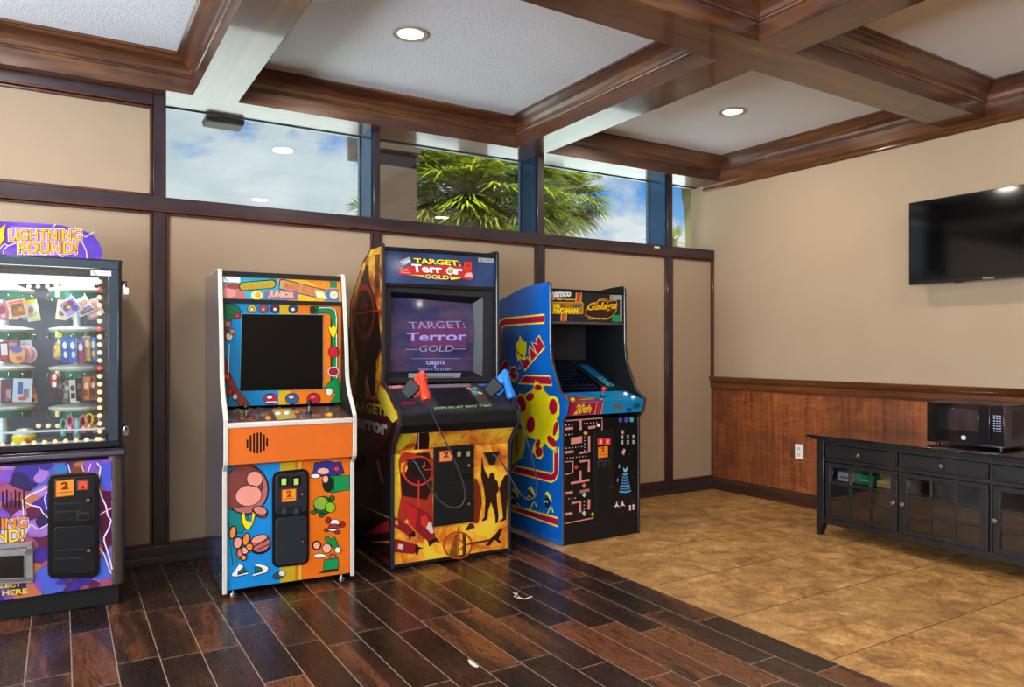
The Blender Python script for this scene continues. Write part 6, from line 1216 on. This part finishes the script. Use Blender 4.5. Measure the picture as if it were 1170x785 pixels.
mb.build('keypad_print', cp)
mb = MB(); mb.box((mx1, mzy0 + .10, .76), (mx1 + .002, mzy1 - .04, .93), P('201c1e', .4)); mb.build('side_vent', K)
# television
K = thing('television', S, 'black flat television mounted high on the beige right wall', 'television')
tx0, tx1, tz0, tz1, ty = 1.975, 3.03, 1.757, 2.345, -.06
mb = MB(); mb.box((tx0, ty - .012, tz0), (tx1, ty + .03, tz1), P('0e0c0e', .25, coat=.6)); mb.build('casing', K, bevel=.004)
mb = MB(); mb.box((tx0 + .012, ty - .0135, tz0 + .02), (tx1 - .012, ty - .0115, tz1 - .012), P('040405', .07, coat=.4)); mb.build('screen', K, smooth=False)
mb = MB(); mb.box((2.4, ty + .03, 1.95), (2.62, .044, 2.15), BLK); mb.build('wall_bracket', K)
mb = MB(); A6 = Art(mb, [(0, 0), (1, 0), (1, 1), (0, 1)], ((tx0 + tx1) / 2 - .035, ty - .0145, tz0 + .004), ((tx0 + tx1) / 2 + .035, ty - .0145, tz0 + .004), ((tx0 + tx1) / 2 - .035, ty - .0145, tz0 + .014)); A6.text('SAMSUNG', (0, 0), (1, 0), (0, 1), C('c8c8cc'), 1); mb.build('logo', K); mb = MB(); mb.box((2.29, ty - .012, tz0 - .006), (2.33, ty + .01, tz0), BLK2); mb.build('sensor', K)
# wall outlet
K = thing('wall_outlet', RW, 'white wall outlet on the wood wainscot left of the sideboard', 'outlet')
pO = RW.at(912.7, 516, -.02); cxo, cz = pO.x, pO.z
mb = MB(); mb.box((cxo - .038, -.020, cz - .060), (cxo + .038, -.0122, cz + .060), WHITE); mb.build('cover_plate', K, bevel=.003)
for dz_ in (-.026, .026):
    mb = MB(); mb.box((cxo - .017, -.0225, cz + dz_ - .016), (cxo + .017, -.0195, cz + dz_ + .016), P('d8d4cc', .4)); s_ = mb.build('socket', K, bevel=.003)
    mb = MB(); mb.box((cxo - .009, -.0232, cz + dz_ - .004), (cxo - .006, -.0222, cz + dz_ + .008), INK); mb.box((cxo + .006, -.0232, cz + dz_ - .004), (cxo + .009, -.0222, cz + dz_ + .008), INK); mb.cyl((cxo, -.0232, cz + dz_ - .010), (cxo, -.0222, cz + dz_ - .010), .003, INK, n=8); mb.build('slots', s_)
# small light sticker on the window rail
p = hy(750.5, 282.5, 4.9715); mb = MB(); mb.box((p.x - .03, 4.9695, p.z - .008), (p.x + .03, 4.9718, p.z + .008), C('ece6b8')); tag(mb.build('label_sticker'), 'small cream sticker on the dark window rail by the last window', 'sticker')

# ================================================================ SKY, CAMERA, VIEW
w = bpy.data.worlds.new('sky'); SC.world = w; w.use_nodes = True; nt = w.node_tree; nt.nodes.clear(); g = G(nt)
out = nt.nodes.new('ShaderNodeOutputWorld'); bgn = nt.nodes.new('ShaderNodeBackground')
tc = g.n('TexCoord'); sep = g.n('SeparateXYZ'); g.l(tc.outputs['Generated'], sep.inputs[0])
az = g.math('ARCTAN2', sep.outputs[1], sep.outputs[0])                       # heading
blue = g.ramp(sep.outputs[2], [(.0, rgb('c4e0f4')), (.12, rgb('86bdf0')), (.24, rgb('4a98e6')), (.6, rgb('2f6cc0'))])
mp = g.n('Mapping'); g.l(tc.outputs['Generated'], mp.inputs[0]); mp.inputs['Scale'].default_value = (1, 1, 1.9); mp.inputs['Location'].default_value = (.37, .12, .3)
cl = g.noise(mp.outputs[0], 5.2, 7, .55, .25); cl2 = g.noise(mp.outputs[0], 2.1, 3, .5)
# more cloud towards the left windows and near the horizon
bias = g.math('ADD', g.math('MULTIPLY', g.math('SUBTRACT', az, .95), .33), g.math('MULTIPLY', g.math('SUBTRACT', .24, sep.outputs[2]), .9))
f = g.math('ADD', g.math('ADD', g.math('MULTIPLY', cl, .8), g.math('MULTIPLY', cl2, .2)), bias)
fac = g.ramp(f, [(.49, (0, 0, 0, 1)), (.57, (1, 1, 1, 1))])
shade = g.ramp(g.noise(mp.outputs[0], 3.4, 5, .6), [(.35, rgb('c0d2da')), (.62, rgb('f6fafc'))])
c = g.mix(fac, blue, shade); g.l(c, bgn.inputs[0]); bgn.inputs[1].default_value = 0.93; g.l(bgn.outputs[0], out.inputs[0])

sun = bpy.data.lights.new('sun', 'SUN'); sun.energy = 17.0; sun.angle = math.radians(1); sun.color = (1, .95, .86)
so = bpy.data.objects.new('sun', sun); COL.objects.link(so); so.rotation_euler = (math.radians(32), math.radians(-20), 0)

cam = bpy.data.cameras.new('camera'); co = bpy.data.objects.new('camera', cam); COL.objects.link(co)
co.location = CAMP; co.rotation_euler = (PI / 2, 0, TH - PI / 2); cam.sensor_width = 36; cam.lens = FPX / 1170 * 36; cam.shift_y = (HY - 392.5) / 1170; cam.clip_start = .05; cam.clip_end = 300
SC.camera = co
SC.view_settings.view_transform = 'Standard'; SC.view_settings.look = 'None'; SC.view_settings.gamma = 1; SC.view_settings.use_curve_mapping = False
SC.view_settings.exposure = 0.15
SC.cycles.use_denoising = True
SC.cycles.max_bounces = 8; SC.cycles.diffuse_bounces = 4; SC.cycles.glossy_bounces = 4; SC.cycles.transparent_max_bounces = 12
SC.cycles.sample_clamp_indirect = 6.0; SC.cycles.caustics_reflective = False; SC.cycles.caustics_refractive = False
